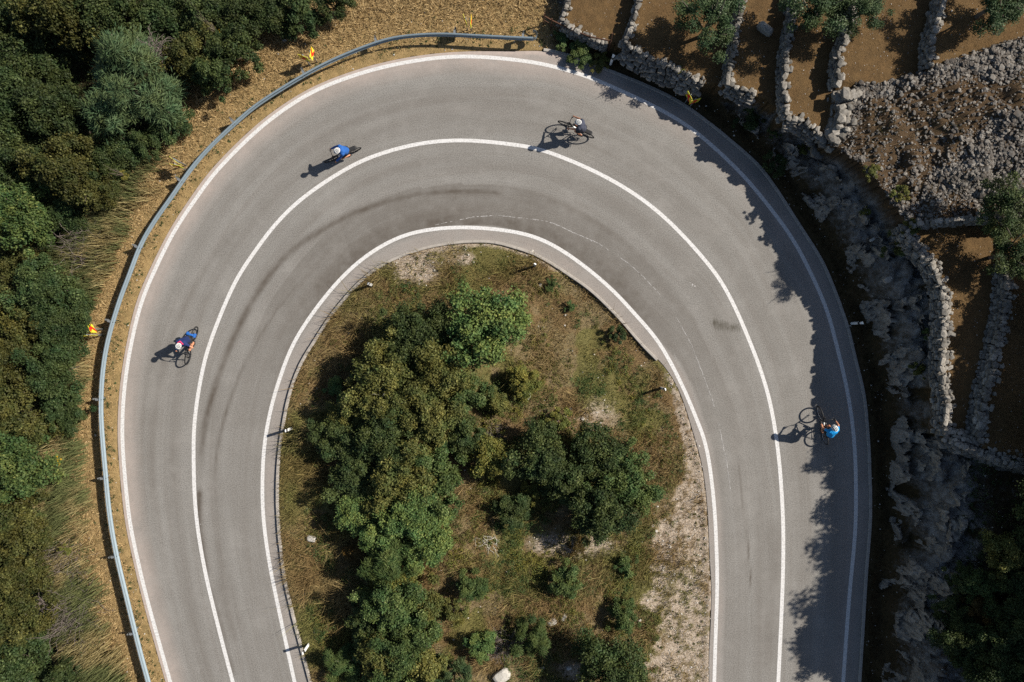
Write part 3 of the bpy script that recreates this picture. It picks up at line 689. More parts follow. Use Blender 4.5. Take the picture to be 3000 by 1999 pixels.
vis = prof_ * (1 - tm_) * sstep(.40, .45, fbm(bx_, by_, .38, 612) + .08 * sstep(2.6, 1.4, dv_) + .10 * sstep(-5, -1, by_))
disp = disp + .22 * (np.floor(dv_ * 2.6 + 1.3 * fbm(bx_, by_, .5, 640)) / 2.6 - dv_) * .9
zz_ = bz + disp - .13 * (1 - edge) - .8 * (1 - vis) - .12 + .10 * vis
hx_ = disp * .55 * vis
v = np.stack([bx_ - np.repeat(NN[:, 0], nD) * hx_, by_ - np.repeat(NN[:, 1], nD) * hx_, zz_], 1)
ii = np.arange(nS * nD).reshape(nS, nD); f = np.stack([ii[:-1, :-1], ii[:-1, 1:], ii[1:, 1:], ii[1:, :-1]], -1).reshape(-1)
o = link('rock_face', mesh_np('rock_face', v, f, 4, M['rock'], {'tone': ('FLOAT', np.clip(ton * .75 + .25 * edge - .15, 0, 1))})); tag(o, kind='structure')
def gk(x, y): return (RNG.uniform(0, 1, len(x)) < np.maximum.reduce([.75 * mask_at('gravel', x, y), .22 * mask_at('terr', x, y), .05 * mask_at('straw', x, y), .05 * mask_at('isl', x, y), .15 * mask_at('hill', x, y)]))
x, y = scatter(60000, -24, 25, -15.5, 15.5, gk)
s = RNG.gamma(3, .0045, len(x)) + .006
s = np.where(mask_at('terr', x, y) > .5, s * .6, s)
tn = RNG.uniform(.3, 1, len(x))
o = link('gravel', stones('gravel', np.stack([x, y, hgt(x, y) + s * .4], 1), np.stack([s, s * .8, s * .6], 1), M['boulder'], tone=tn)); tag(o, 'pale pebbles scattered over verges, terraces and the island', 'gravel', kind='stuff')
def boulder(px, py, sx, sy, sz, rz, label, mat='boulder', name='boulder'):
    x, y, z = ground_px(px, py); me = stones(name, [(0, 0, 0)], [(sx, sy, sz)], M[mat], 1, .12, rz=[0], flat=.3)
    me.polygons.foreach_set('use_smooth', [False] * len(me.polygons))
    o = link(name, me, None, (x, y, z + sz * .35)); o.rotation_euler.z = rz; tag(o, label, 'rock', 'pale rocks lying about')
boulder(1470, 1977, .40, .26, .22, .5, 'largest pale boulder at the bottom edge of the island')
boulder(1617, 1821, .21, .16, .12, -.2, 'pale angular boulder in the lower island grass, next to a reddish slab')
boulder(1652, 1808, .20, .09, .10, 1.1, 'orange-tinted slab of rock next to the pale angular boulder', 'boulder')
boulder(914, 1577, .21, .14, .13, -.3, 'pale rock in the tree shade west of the island trees')
boulder(1667, 1957, .12, .08, .07, .4, 'small white rock beside the dark bush at the bottom of the island')
boulder(1873, 1819, .09, .06, .05, 1.0, 'small pale rock in dry grass east of the round green bush')
boulder(1584, 1958, .17, .1, .07, .2, 'flat pale rock on the bare patch at the bottom of the island')
boulder(1923, 1556, .07, .06, .05, .2, 'small white rock at the edge of the gravel strip, lower of two')
boulder(1912, 1541, .07, .05, .05, .9, 'small white rock at the edge of the gravel strip, upper of two')
boulder(1707, 1227, .08, .08, .06, .9, 'round white stone in the dry grass above the two dark green bushes')
boulder(1583, 836, .08, .06, .05, .9, 'white stone beside a tiny green tuft near the top of the island')
boulder(1807, 1873, .11, .05, .05, 1.7, 'narrow pale stone between the round green bush and the bottom bushes')
boulder(834, 121, .10, .07, .06, .2, 'white stone at the wood edge above the straw verge')
boulder(2238, 90, .17, .36, .24, .5, 'dark grey boulder on the terrace beside the westernmost olive tree', 'rock')
boulder(2555, 703, .14, .06, .05, .8, 'small bright white stone on the dark rock cut')
boulder(2600, 820, .20, .14, .12, .3, 'grey block on the rock cut beside the winding wall', 'rock')
# white rubbish disc (dished lid)
x, y, z = ground_px(1543, 1160); mb = MB(); n = 24; v = [(0, 0, .012)]
for r, zz in ((.10, .012), (.145, .022), (.16, .06), (.172, .062), (.178, .03)): v += [(r * math.cos(2 * PI * k / n), r * math.sin(2 * PI * k / n), zz) for k in range(n)]
f = [(0, 1 + k, 1 + (k + 1) % n) for k in range(n)] + [(1 + i * n + k, 1 + (i + 1) * n + k, 1 + (i + 1) * n + (k + 1) % n, 1 + i * n + (k + 1) % n) for i in range(4) for k in range(n)]
o = mb.add(v, f).build('wheel_cover', M['white'], None, True, (x, y, z + .03)); o.rotation_euler = (.15, -.1, 0); tag(o, 'round white plastic disc lying in the island grass', 'litter')

# rusty fence by the curl
root = empty('rusty_fence', (*W(1690, 112, .5), 0)); ox, oy = root.location.x, root.location.y; tag(root, 'rusty iron fence with rails and posts leaning below the terrace edge', 'fence')
FP = [ground_px(a, b) for a, b in [(1592, 74), (1613, 86), (1668, 112), (1722, 133), (1783, 148)]]
for i, (x, y, z) in enumerate(FP):
    MB().tube([(x - ox, y - oy, z - .1), (x - ox + random.uniform(-.06, .06), y - oy + random.uniform(-.06, .06), z + (1.0 if i != 4 else 1.5))], .028, 6).build('post', M['rust'], root)
for hh, rr in ((.82, .035), (.45, .02)):
    MB().tube([(x - ox, y - oy, z + hh) for x, y, z in FP], rr, 6).build('rail', M['rust'], root)

# ------------------------------------------------------------------ foliage
def unit(v): return v / np.maximum(np.linalg.norm(v, axis=1, keepdims=True), 1e-9)
def leaves_mesh(name, p, nrm, ln, wd, mat, tone, along=None):
    n = len(p)
    a = unit(np.cross(nrm, RNG.normal(0, 1, (n, 3)))) if along is None else unit(along)
    b = unit(np.cross(nrm, a)); ln = np.broadcast_to(ln, n)[:, None]; wd = np.broadcast_to(wd, n)[:, None]
    v = np.stack([p - a * ln * .5, p + b * wd * .5 + a * ln * .05, p + a * ln * .5 - nrm * ln * .08, p - b * wd * .5 + a * ln * .05], 1).reshape(-1, 3)
    return mesh_np(name, v, np.arange(n * 4), 4, mat, {'tone': ('FLOAT', np.repeat(np.clip(tone, 0, 1), 4))})
def crown(name, R, hgt_, ncl, nlf, leaf, seed, style='broad'):
    global RNG
    r0 = RNG; RNG = np.random.default_rng(seed)
    u = unit(RNG.normal(0, 1, (ncl, 3)) + np.array([0, 0, .25])); u[:, 2] = np.where(u[:, 2] < -.35, -u[:, 2], u[:, 2])
    rad = RNG.uniform(.25, 1, ncl)[:, None] ** .55 * .98
    lob = 1 + .22 * np.sin(np.arctan2(u[:, 1], u[:, 0]) * 3 + seed)[:, None] + RNG.normal(0, .08, (ncl, 1))
    cc = u * rad * np.array([R, R, hgt_ * .5]) * lob; cc[:, 2] += hgt_ * .52
    cs = RNG.uniform(.15, .34, ncl) * R * (1.15 - .35 * rad[:, 0])
    ctone = RNG.uniform(.1, .85, ncl)
    k = RNG.choice(ncl, nlf, p=cs ** 2 / (cs ** 2).sum())
    d = unit(RNG.normal(0, 1, (nlf, 3)) + np.array([0, 0, .35]))
    rr = cs[k] * RNG.uniform(.25, 1.0, nlf) ** .5 * (1 + .18 * RNG.normal(0, 1, nlf))
    p = cc[k] + d * rr[:, None] * np.array([1, 1, .8])
    tone = ctone[k] * .6 + RNG.uniform(0, .4, nlf) + .12 * RNG.normal(0, 1, nlf)
    if style == 'feather':
        al = unit(d * np.array([1, 1, .35]) + np.array([.35, -.25, -.35]) + .35 * RNG.normal(0, 1, (nlf, 3)))
        nr = unit(np.cross(al, RNG.normal(0, 1, (nlf, 3)))); nr[:, 2] = np.abs(nr[:, 2])
        me = leaves_mesh(name, p, nr, leaf * RNG.uniform(1.6, 3.2, nlf), leaf * .38, None, tone, al)
    else:
        nr = unit(d * .55 + np.array([0, 0, .55]) + .75 * RNG.normal(0, 1, (nlf, 3)))
        me = leaves_mesh(name, p, nr, leaf * RNG.uniform(.7, 1.4, nlf), leaf * RNG.uniform(.5, .85, nlf), None, tone)
    me.materials.append(LEAF['dark'])
    # trunk with limbs to the biggest clumps
    rg = random.Random(seed); mb = MB(); base = Vector((0, 0, -.25)); fork = Vector((rg.uniform(-.1, .1) * R, rg.uniform(-.1, .1) * R, hgt_ * .28))
    tr = .05 * R + .02
    mb.tube([base, (base + fork) / 2 + Vector((rg.uniform(-.04, .04), rg.uniform(-.04, .04), 0)), fork], [tr * 1.25, tr, tr * .8], 7)
    for i in np.argsort(-cs)[:9]:
        c = Vector(cc[i]); m = fork.lerp(c, .5) + Vector((rg.uniform(-.1, .1), rg.uniform(-.1, .1), rg.uniform(-.02, .12))) * R
        mb.tube([fork, m, c, c + (c - m) * .35], [tr * .6, tr * .38, tr * .2, tr * .08], 5)
    tm = mb.mesh('trunk', M['bark'], True); RNG = r0
    return me, tm
CR = {}
for i in range(5): CR['big', i] = crown('crown', 1.5, 2.6, 62, 17000, .095, 100 + i)
for i in range(4): CR['mid', i] = crown('crown', .95, 1.7, 38, 9000, .075, 120 + i)
for i in range(3): CR['small', i] = crown('crown', .5, .8, 18, 3600, .05, 140 + i)
for i in range(2): CR['feather', i] = crown('crown', 1.7, 2.8, 40, 15000, .085, 150 + i, 'feather')
for i in range(2): CR['fine', i] = crown('crown', .9, 1.5, 22, 7000, .06, 160 + i, 'feather')
for i in range(4): CR['olive', i] = crown('crown', 1.4, 2.3, 36, 13000, .075, 180 + i)
RAD = {'big': 1.5, 'mid': .95, 'small': .5, 'feather': 1.7, 'fine': .9, 'olive': 1.4}
HT = {'big': 2.6, 'mid': 1.7, 'small': .8, 'feather': 2.8, 'fine': 1.5, 'olive': 2.3}
cnt = {}
GI = 'trees and bushes on the island'; GW = 'trees and bushes of the roadside wood'
def plant(vx, vy, vr, kind, colr, label, name=None, group=None, zs=1.0, lift=0.0, stretch=1.0, ang=None, cat=None):
    """vx, vy, vr: the crown's middle and radius in the photo (2353 wide)"""
    px, py, r = vx * V, vy * V, vr * V * ((1.25 if vx < 1040 else 1.14) if group == GI else 1.12)
    R = r / S; sc = R / RAD[kind]
    for _ in range(3):
        up = HT[kind] * sc * zs * .55 + lift; x, y, z = ground_px(px, py, up); R = r / S * (H - z - up) / H; sc = R / RAD[kind]
    k = cnt.get(kind, 0); cnt[kind] = k + 1; nv = sum(1 for q_ in CR if q_[0] == kind); cm, tm = CR[kind, k % nv]
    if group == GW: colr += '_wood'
    if group == GI and vx < 860: zs *= .7
    name = name or ('bush' if kind in ('mid', 'small', 'fine') else 'tree')
    root = empty(name, (x, y, z), random.uniform(0, 2 * PI) if ang is None else ang)
    root.scale = (sc * stretch, sc / stretch, sc * zs); tag(root, label, cat or ('tree' if name.endswith('tree') else 'bush'), group)
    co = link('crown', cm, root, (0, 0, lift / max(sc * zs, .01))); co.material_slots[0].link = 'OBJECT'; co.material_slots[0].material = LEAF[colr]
    to = link('trunk' if name.endswith('tree') else 'stem', tm, root)
    if lift: to.scale = (1, 1, 1 + lift / (HT[kind] * sc * zs * .3))
    return root
GW = 'trees and bushes of the roadside wood'
for a in [
 (310,215,112,'feather','blue','large feathery grey-green tree with drooping fronds, biggest in the upper-left wood','feathery_tree'),
 (55,55,82,'big','dark','dark tree filling the top-left corner of the photo'),
 (165,40,78,'big','olive','olive-brown tree along the top edge, second from the top-left corner'),
 (285,45,74,'big','dark','dark tree at the top edge straight above the feathery tree'),
 (395,45,72,'big','green','green tree at the top edge just right of the bare branches'),
 (500,50,70,'big','dark','dark green tree at the top edge above the yellow flowering sprig'),
 (600,30,66,'big','dark','very dark tree at the top edge where the straw verge begins to narrow'),
 (690,28,52,'mid','green','bright green bush at the top edge, last big one before the open straw verge'),
 (765,8,40,'mid','dark','half-cropped bush at the top edge touching the straw verge'),
 (455,140,62,'big','olive','olive bush right of the bare branches above the feathery tree'),
 (545,120,54,'mid','dark','shaded bush hugging the wood edge above the two chevron panels'),
 (95,165,80,'big','dark','large dark tree at the left, level with the bare branches'),
 (35,270,72,'big','green','green tree at the left edge, level with the feathery tree'),
 (150,280,74,'big','dark','dark tree touching the west side of the feathery tree'),
 (55,385,74,'big','dark','very dark tree at the left edge below the feathery tree level'),
 (165,390,70,'big','olive','olive-brown tree diagonally below the feathery tree towards the left edge'),
 (265,355,60,'big','dark','deeply shaded tree directly under the feathery tree'),
 (385,285,50,'mid','green','green bush between the feathery tree and the guardrail'),
 (490,175,46,'mid','green','leafy green bush at the wood edge between feathery tree and chevron panels'),
 (345,330,34,'mid','green','small bush squeezed between feathery tree and straw verge'),
 (55,490,72,'big','bright','glossy bright green bush at the left edge above the first dry twiggy shrub'),
 (155,475,58,'big','green','mid-green bush above the grey twiggy shrub by the long grass'),
 (240,445,42,'mid','olive','olive bush at the top end of the long grass bank'),
 (40,600,66,'big','olive','olive-brown bush at the left edge level with the grey twiggy shrub'),
 (110,665,66,'big','green','green bush below left of the grey twiggy shrub'),
 (40,740,70,'big','olive','olive bush at the left edge level with the red and yellow panel'),
 (150,745,62,'big','green','dense green bush touching the red and yellow panel by the rail'),
 (45,850,72,'big','olive','olive bush at the left edge just below the red and yellow panel'),
 (135,845,60,'big','green','green bush beside the rail just below the red and yellow panel'),
 (50,955,72,'big','olive','rounded olive bush at the left edge ending in a dark gap'),
 (150,945,52,'mid','green','low green bush against the straw strip, above the dark gap'),
 (45,1065,76,'big','bright','shiny bright green bush at the left edge under the dark gap'),
 (50,1190,70,'big','olive','olive bush at the left edge below the shiny bright green one'),
 (40,1300,68,'big','olive','yellow-olive bush at the left edge beside the upper purple-grey shrub'),
 (50,1410,66,'big','olive','olive bush at the left edge beside the purple-grey twiggy shrub'),
 (45,1520,72,'big','green','green bush in the bottom-left corner of the photo'),
 (150,1545,48,'mid','dark','dark bush at the bottom edge under the purple-grey twiggy shrub'),
]: plant(*a[:6], name=(a[6] if len(a) > 6 else None), group=GW, zs=random.uniform(.65, 1.35))
plant(505, 80, 9, 'small', 'flower', 'tiny sprig of yellow flowers at the wood edge above the straw verge', name='flower', cat='flowers', lift=1.3)
plant(285, 405, 12, 'small', 'yellow', 'little yellow plant at the upper end of the long grass bank', cat='plant', lift=.5)
plant(133, 1060, 11, 'small', 'flower', 'little yellow flowering plant in the long grass right of the shiny bush', cat='plant', lift=.6, name='flower')
plant(148, 1265, 13, 'small', 'yellow', 'little lime plant in the long grass above the purple-grey twigs', cat='plant', lift=.5)
GI = 'trees and bushes on the island'
for a in [
 (1110,742,86,'big','bright','largest bright green tree at the top of the island'),
 (965,765,58,'big','dark','dark bush left of the large bright green island tree'),
 (885,850,66,'big','olive','dark olive tree on the upper west side of the island'),
 (1005,850,62,'big','olive','olive tree right below the large bright green island tree'),
 (875,915,58,'big','olive','olive tree carrying pale bare twigs in its middle'),
 (778,892,28,'small','bright','bright little green crown sticking out on the west side, above the shaded post'),
 (790,1005,58,'big','dark','dark olive tree farthest west on the island, right of the shaded post'),
 (885,1005,60,'big','dark','dark tree in the middle of the west tree cluster'),
 (985,955,58,'big','olive','olive tree on the east rim of the west cluster, level with the white disc'),
 (1075,900,46,'mid','green','green bush between the island cluster and the white disc'),
 (940,1085,62,'big','olive','olive-green tree in the centre of the west cluster, south of the dark one'),
 (830,1095,58,'big','dark','dark tree at the west rim, south of the westernmost one'),
 (1010,1070,50,'mid','green','mid-green bush at the cluster edge facing the two dark green bushes'),
 (1070,1005,46,'mid','dark','dark bush bulging east towards the two dark green bushes'),
 (845,1185,56,'big','bright','leafy light green tree on the west rim half way down'),
 (945,1175,58,'big','bright','light green tree in the middle half way down the island'),
 (825,1265,34,'mid','brown','orange-brown tinted bush on the west rim of the island'),
 (905,1290,60,'feather','green','tree with pointed feathery sprays south of the orange-brown bush','feathery_tree'),
 (975,1255,46,'mid','bright','bright bush right of the pointed feathery sprays'),
 (895,1380,58,'big','green','green tree south of the pointed feathery sprays'),
 (965,1370,46,'mid','olive','olive bush in the lower west cluster, facing the grass'),
 (845,1440,46,'mid','dark','dark bush at the lower west rim over a deep shadow'),
 (925,1470,52,'big','green','green tree in the lower west cluster near the bottom'),
 (985,1530,48,'mid','olive','olive bush at the bottom edge left of the largest boulder'),
 (905,1548,46,'mid','green','green bush at the bottom edge in the lower west cluster'),
 (785,1530,42,'fine','green','grassy dark green bush at the bottom of the west verge'),
 (1045,1550,46,'fine','blue','grey-green feathery bush at the bottom edge beside the largest boulder'),
 (1120,1050,48,'mid','yellow','yellow-green bush between the west cluster and the dark green pair'),
 (1205,880,38,'mid','yellow','yellow-green bush around the white disc'),
 (1140,925,34,'mid','olive','sparse olive bush west of the white disc'),
 (1285,965,30,'small','yellow','pale yellow-green bush on top of the dark green pair'),
 (1242,1045,66,'big','dark','dark green bush forming the west half of the big pair'),
 (1368,1035,62,'big','dark','dark green bush forming the top of the east half of the pair'),
 (1432,1105,66,'big','green','shiny bluish green bush at the east side of the pair'),
 (1372,1165,70,'big','dark','dark olive bush hanging south of the big pair'),
 (1180,1172,38,'mid','dark','dark round bush in the middle of the island grass'),
 (1085,1345,34,'mid','green','green bush in the grass south-east of the pointed feathery sprays'),
 (1230,1125,26,'small','yellow','small light green bush under the west half of the dark pair'),
 (1298,1335,38,'mid','green','green bush with a deep shadow south of the gravel patch'),
 (1432,1415,36,'mid','green','round glossy green bush near the gravel strip'),
 (1395,1525,72,'big','dark','large dark bush at the bottom right of the island'),
 (1222,1465,42,'fine','green','feathery green bush above the bare patch at the bottom of the island'),
 (1106,1482,32,'mid','bright','bright bush just above the largest boulder'),
 (1440,1300,26,'small','green','small bush at the edge of the gravel strip below the dark pair'),
 (1420,768,22,'small','dark','dark low bush below the kerb end on the upper east verge'),
 (1267,652,15,'small','green','tiny green tuft bush near the white stone under the top kerb'),
 (1310,705,13,'small','green','tiny bush on the upper verge south-east of the white stone'),
 (1045,1400,30,'small','olive','small olive bush in the lower island grass beside the west cluster'),
 (1330,1262,24,'small','brown','rusty little bush at the east end of the gravel patch'),
 (925,800,52,'big','dark','dark tree in the upper west cluster between two olive ones'),
 (1050,815,46,'mid','bright','light green bush tucked under the large bright green tree'),
 (825,945,50,'big','olive','olive tree on the west rim above the westernmost one'),
 (930,920,50,'mid','olive','olive bush right of the pale bare twigs'),
 (880,1150,48,'mid','olive','olive-yellow bush between the light green trees and the west rim'),
 (1000,1135,46,'mid','green','green bush on the cluster edge beside the open grass'),
 (880,1235,46,'mid','bright','light green bush directly above the pointed feathery sprays'),
 (1000,1200,40,'mid','bright','light green bush at the cluster edge above the whitish bare shrub'),
 (905,1335,44,'mid','yellow','yellowish bush at the foot of the pointed feathery sprays'),
 (960,1430,46,'mid','green','green bush in the lower west cluster, east side'),
 (880,1500,46,'mid','olive','olive bush in the lower west cluster, west side near the bottom'),
 (1300,1110,52,'mid','dark','dark bush filling the middle of the big pair'),
]: plant(*a[:6], name=(a[6] if len(a) > 6 else None), group=GI, zs=.95 if a[2] > 40 else .75)
GO = 'olive trees on the terraces'
for a in [
 (1628,54,66,'olive','silver','westernmost olive tree, its crown over the terrace above the long retaining wall'),
 (1880,24,74,'olive','silver','olive tree at the top edge with shiny sprays over two terraces'),
 (1985,16,52,'olive','silver','olive tree at the top edge, crown touching the shiny-sprayed one from the east'),
 (2290,8,70,'olive','silver','dark olive tree in the top-right corner'),
 (2318,480,66,'olive','dark','dark green tree at the right edge below the rubble field'),
 (2322,585,62,'olive','dark','darker tree at the right edge, lower of the two below the rubble field'),
]: plant(*a[:6], name='olive_tree', group=GO, zs=.8, lift=.25)
GB = 'bushes on the roadside bank'
for a in [
 (1298,92,26,'small','green','green bush at the guardrail end under the rusty fence'),
 (1335,118,34,'mid','green','leafy green bush below the middle of the rusty fence'),
 (1372,148,22,'small','olive','olive bush at the road edge right beside the white post'),
 (1388,140,16,'small','yellow','yellow-green sprig leaning over the road edge by the white post'),
 (1560,168,10,'small','yellow','tiny yellow plant on the edge of the long retaining wall'),
 (2068,445,22,'small','yellow','bright yellow-green bush, largest on the brown slope beside the rubble field'),
 (1988,405,17,'small','yellow','yellow plant on the brown slope above the rock cut'),
 (1988,490,13,'small','yellow','small yellowish tuft on the rock cut, south of the other yellow plants'),
 (1845,345,15,'small','yellow','small bright plant under the curved wall of the pointed terrace'),
 (1780,305,14,'small','green','small green plant at the foot of the smallest terrace'),
 (2062,560,34,'small','olive','dark bush on the rock cut beside the top of the winding wall'),
 (2140,770,20,'small','green','green plant growing against the winding wall'),
 (2110,850,20,'small','yellow','dark plant with yellow flecks below the winding wall'),
 (2090,520,20,'fine','olive','grassy bush at the corner where winding wall and rubble meet'),
 (1720,275,30,'small','dark','dark low bush in the ditch below the smallest terrace'),
 (1780,380,30,'small','dark','dark low bush in the shaded ditch under the pale rock'),
 (2300,1268,44,'mid','olive','olive bush in dim light at the right edge under the curved wall'),
 (2250,1345,40,'mid','green','green bush with a sunlit top in the lower right shade'),
 (2255,1395,36,'mid','brown','brown-tipped bush just below the sunlit green one in the lower right'),
 (2330,1330,46,'big','dark','dark tree at the right edge beside the sunlit green bush'),
 (2320,1440,56,'big','dark','dark tree at the right edge in the lower right shade'),
 (2200,1470,50,'big','dark','dark tree on the lower right slope nearest the rock cut'),
 (2265,1520,58,'big','dark','dark tree in the bottom-right corner, left of the corner itself'),
 (2340,1545,56,'big','dark','dark tree filling the bottom-right corner'),
 (2210,1330,36,'mid','dark','dark bush on the shaded slope left of the sunlit green bush'),
 (2180,1400,36,'mid','dark','dark bush above the rock cut in the lower right shade'),
]: plant(*a[:6], group=GB, zs=1.0 if a[2] > 40 else (.45 if a[1] < 200 else .8))
# trees just past the right edge of the photo: they throw the shade over its lower right part
for vx, vy, vr in [(2425,955,78),(2430,1130,80),(2440,1270,84),(2450,1420,90),(2430,700,70),(2440,1560,84)]:
    plant(vx, vy, vr, 'big', 'dark', 'dark tree past the east edge above the lower right slope', name='tree', group='trees past the east edge', zs=(1.0 if vy in (955, 1130) else .78), lift=0)

for x, y, R_, zs_ in [(24.2, -13.4, 2.7, 1.3), (23.6, -10.2, 2.7, 1.35), (24.3, -7.0, 2.8, 1.35), (24.0, -4.0, 2.6, 1.3), (24.6, -1.2, 2.7, 1.35), (24.4, 2.2, 2.5, 1.3)]:  # row of unseen tall trees, added to darken the right side
    k = cnt['big']; cnt['big'] += 1; cm, tm = CR['big', k % 5]; s_ = R_ / 1.5
    root = empty('tree', (x, y, zat(x, y)), random.uniform(0, 6)); root.scale = (s_, s_, s_ * zs_ * .8); tag(root, 'unseen tall tree added past the east edge to shade the slope', 'tree', 'unseen tall trees added for shade past the east edge')
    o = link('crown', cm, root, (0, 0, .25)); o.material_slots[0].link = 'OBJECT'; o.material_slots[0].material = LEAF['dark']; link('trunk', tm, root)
def twigs(vx, vy, vr, label, mat, n=70, name='dry_shrub', hh=.9, lift=0.0):
    px, py = vx * V, vy * V; x, y, z = ground_px(px, py, hh * .5 + lift); R = vr * V / S
    root = empty(name, (x, y, z)); tag(root, label, 'dry shrub', 'bare dry shrubs')
    rg = random.Random(int(vx * 7 + vy)); mb = MB()
    if lift: mb.tube([(0, 0, -.2), (.05, .03, lift * .6), (0, 0, lift + .15)], [.05, .04, .03], 6)
    for i in range(n):
        a = rg.uniform(0, 2 * PI); r0 = R * .75 * math.sqrt(rg.random()); b = Vector((r0 * math.cos(a), r0 * math.sin(a), -.1)) * (.3 if lift > 1 else 1) + Vector((0, 0, lift)); p = b.copy(); d = Vector((rg.gauss(0, .6), rg.gauss(0, .6), 1.0)).normalized(); pts = [p.copy()]
        for s in range(6):
            d = (d + Vector((rg.gauss(0, .38), rg.gauss(0, .38), rg.gauss(-.16, .2)))).normalized(); p = p + d * R * .2 * rg.uniform(.7, 1.3); pts.append(p.copy())
            if s in (2, 4):
                q = p.copy(); e = (d + Vector((rg.gauss(0, .8), rg.gauss(0, .8), 0))).normalized(); mb.tube([q, q + e * R * .15, q + (e + Vector((rg.gauss(0, .4), rg.gauss(0, .4), -.2))) * R * .3], [.008, .006, .004], 3, False)
        mb.tube(pts, [.016, .014, .012, .010, .008, .006, .004], 4, False)
    mb.build('branches', mat, root); return root
twigs(178, 560, 52, 'grey twiggy leafless shrub beside the long grass below the upper bushes', M['twig'], 90, lift=.2)
twigs(150, 1412, 62, 'purple-grey leafless shrub tangle, lower and larger of two near the bottom left', M['twig'], 130, lift=.2)
twigs(138, 1300, 44, 'purple-grey leafless shrub tangle, upper of two near the bottom left', M['twig'], 80, lift=.2)
twigs(345, 108, 44, 'bare branching dead tree top behind the feathery tree', M['twig'], 46, 'dead_tree', .9, 2.0)
twigs(1118, 1245, 26, 'whitish bare shrub in the grass right of the island cluster', M['paletwig'], 30, hh=.5)
twigs(1135, 1000, 26, 'brown withered shrub beside the yellow-green bush', M['twig'], 60, hh=.4)
twigs(1150, 1480, 30, 'grey-brown withered shrub just above the largest boulder', M['twig'], 60, hh=.4)
# pale twigs standing in the crown of one island tree
x, y, z = ground_px(885 * V, 905 * V, 2.3); rg = random.Random(3); mb = MB()
for i in range(26):
    p = Vector((rg.gauss(0, .22), rg.gauss(0, .32), 1.45)); pts = [p.copy()]; d = Vector((rg.gauss(0, .35), rg.gauss(0, .35), 1)).normalized()
    for s in range(5): d = (d + Vector((rg.gauss(0, .4), rg.gauss(0, .4), -.12))).normalized(); p = p + d * .17; pts.append(p.copy())
    mb.tube(pts, [.013, .012, .010, .008, .006, .004], 4, False)
root = empty('dead_tree', (x, y, z)); tag(root, 'pale bare twigs poking out of an olive island tree', 'dead tree'); mb.build('branches', M['paletwig'], root)

# ------------------------------------------------------------------ grass (uncountable)
def blades(name, x, y, h, lean, w, col, label, dirx=0., diry=0.):
    n = len(x); z = hgt(x, y); a = RNG.uniform(0, 2 * PI, n); b = RNG.uniform(0, 2 * PI, n)
    l = lean * RNG.uniform(.4, 1.3, n); tx = x + (np.cos(b) * l + dirx) * h; ty = y + (np.sin(b) * l + diry) * h; tz = z + h * RNG.uniform(.75, 1, n) / np.sqrt(1 + l * l * .4)
    mx, my, mz = x * .55 + tx * .45 + 0, y * .55 + ty * .45, z * .4 + tz * .6
    cx, cy = np.cos(a) * w, np.sin(a) * w
    v = np.stack([np.stack([x - cx, y - cy, z - .03], 1), np.stack([x + cx, y + cy, z - .03], 1), np.stack([mx + cx * .8, my + cy * .8, mz], 1), np.stack([tx, ty, tz], 1), np.stack([mx - cx * .8, my - cy * .8, mz], 1)], 1)
    i0 = np.arange(n)[:, None] * 5
    tri = np.concatenate([i0 + np.array([0, 1, 2]), i0 + np.array([0, 2, 4]), i0 + np.array([4, 2, 3])], 1).reshape(-1)
    cl = np.repeat(np.c_[col, np.ones(n)], 5, 0)
    o = link(name, mesh_np(name, v.reshape(-1, 3), tri, 3, M['blade'], {'col': ('FLOAT_COLOR', cl)})); tag(o, label, None, None, 'stuff'); return o
def mixcol(A, B, t): return np.asarray(A) * (1 - t[:, None]) + np.asarray(B) * t[:, None]
# short straw on the outer verge
x, y = scatter(420000, -24, 2, -15.5, 15.5, lambda x, y: RNG.uniform(0, 1, len(x)) < mask_at('straw', x, y) * np.clip((mask_at('do', x, y) - .1) * 1.6, 0, 1) * (1 - .8 * mask_at('gravel', x, y)))
n = len(x); tt = RNG.uniform(0, 1, n); hh = RNG.gamma(4, .026, n) * (.75 + .8 * sstep(.9, 2.2, mask_at('do', x, y)))
blades('dry_grass', x, y, hh, 1.3, RNG.uniform(.007, .018, n), mixcol((.16, .10, .04), (.58, .43, .22), tt), 'short straw-coloured grass on the verge outside the bend')
# tall pale grass on the bank below the rail (left side)
def tk(x, y):
    do = mask_at('do', x, y); PY = 1000 - y * S
    patch = sstep(.40, .56, fbm(x, y, .9, 203))
    return (RNG.uniform(0, 1, len(x)) < sstep(1.35, 2.0, do + .9 * (fbm(x, y, 1.5, 204) - .5)) * sstep(4.6, 3.2, do) * (.25 + .75 * patch) * sstep(420, 560, PY)) & (mask_at('inside', x, y) == False) & (mask_at('hill', x, y) < .1)
x, y = scatter(230000, -22, -8, -16, 9, tk); n = len(x); tt = RNG.uniform(0, 1, n); g = sstep(.43, .56, fbm(x, y, .9, 205))
col = mixcol((.17, .13, .05), (.46, .38, .19), tt) * (1 - g[:, None] * .85) + g[:, None] * .85 * mixcol((.035, .06, .024), (.17, .20, .075), tt)
blades('tall_grass', x, y, RNG.uniform(.5, 1.15, n), .2, RNG.uniform(.006, .014, n), col, 'tall pale and green grass on the bank below the guardrail', -.10, -.10)
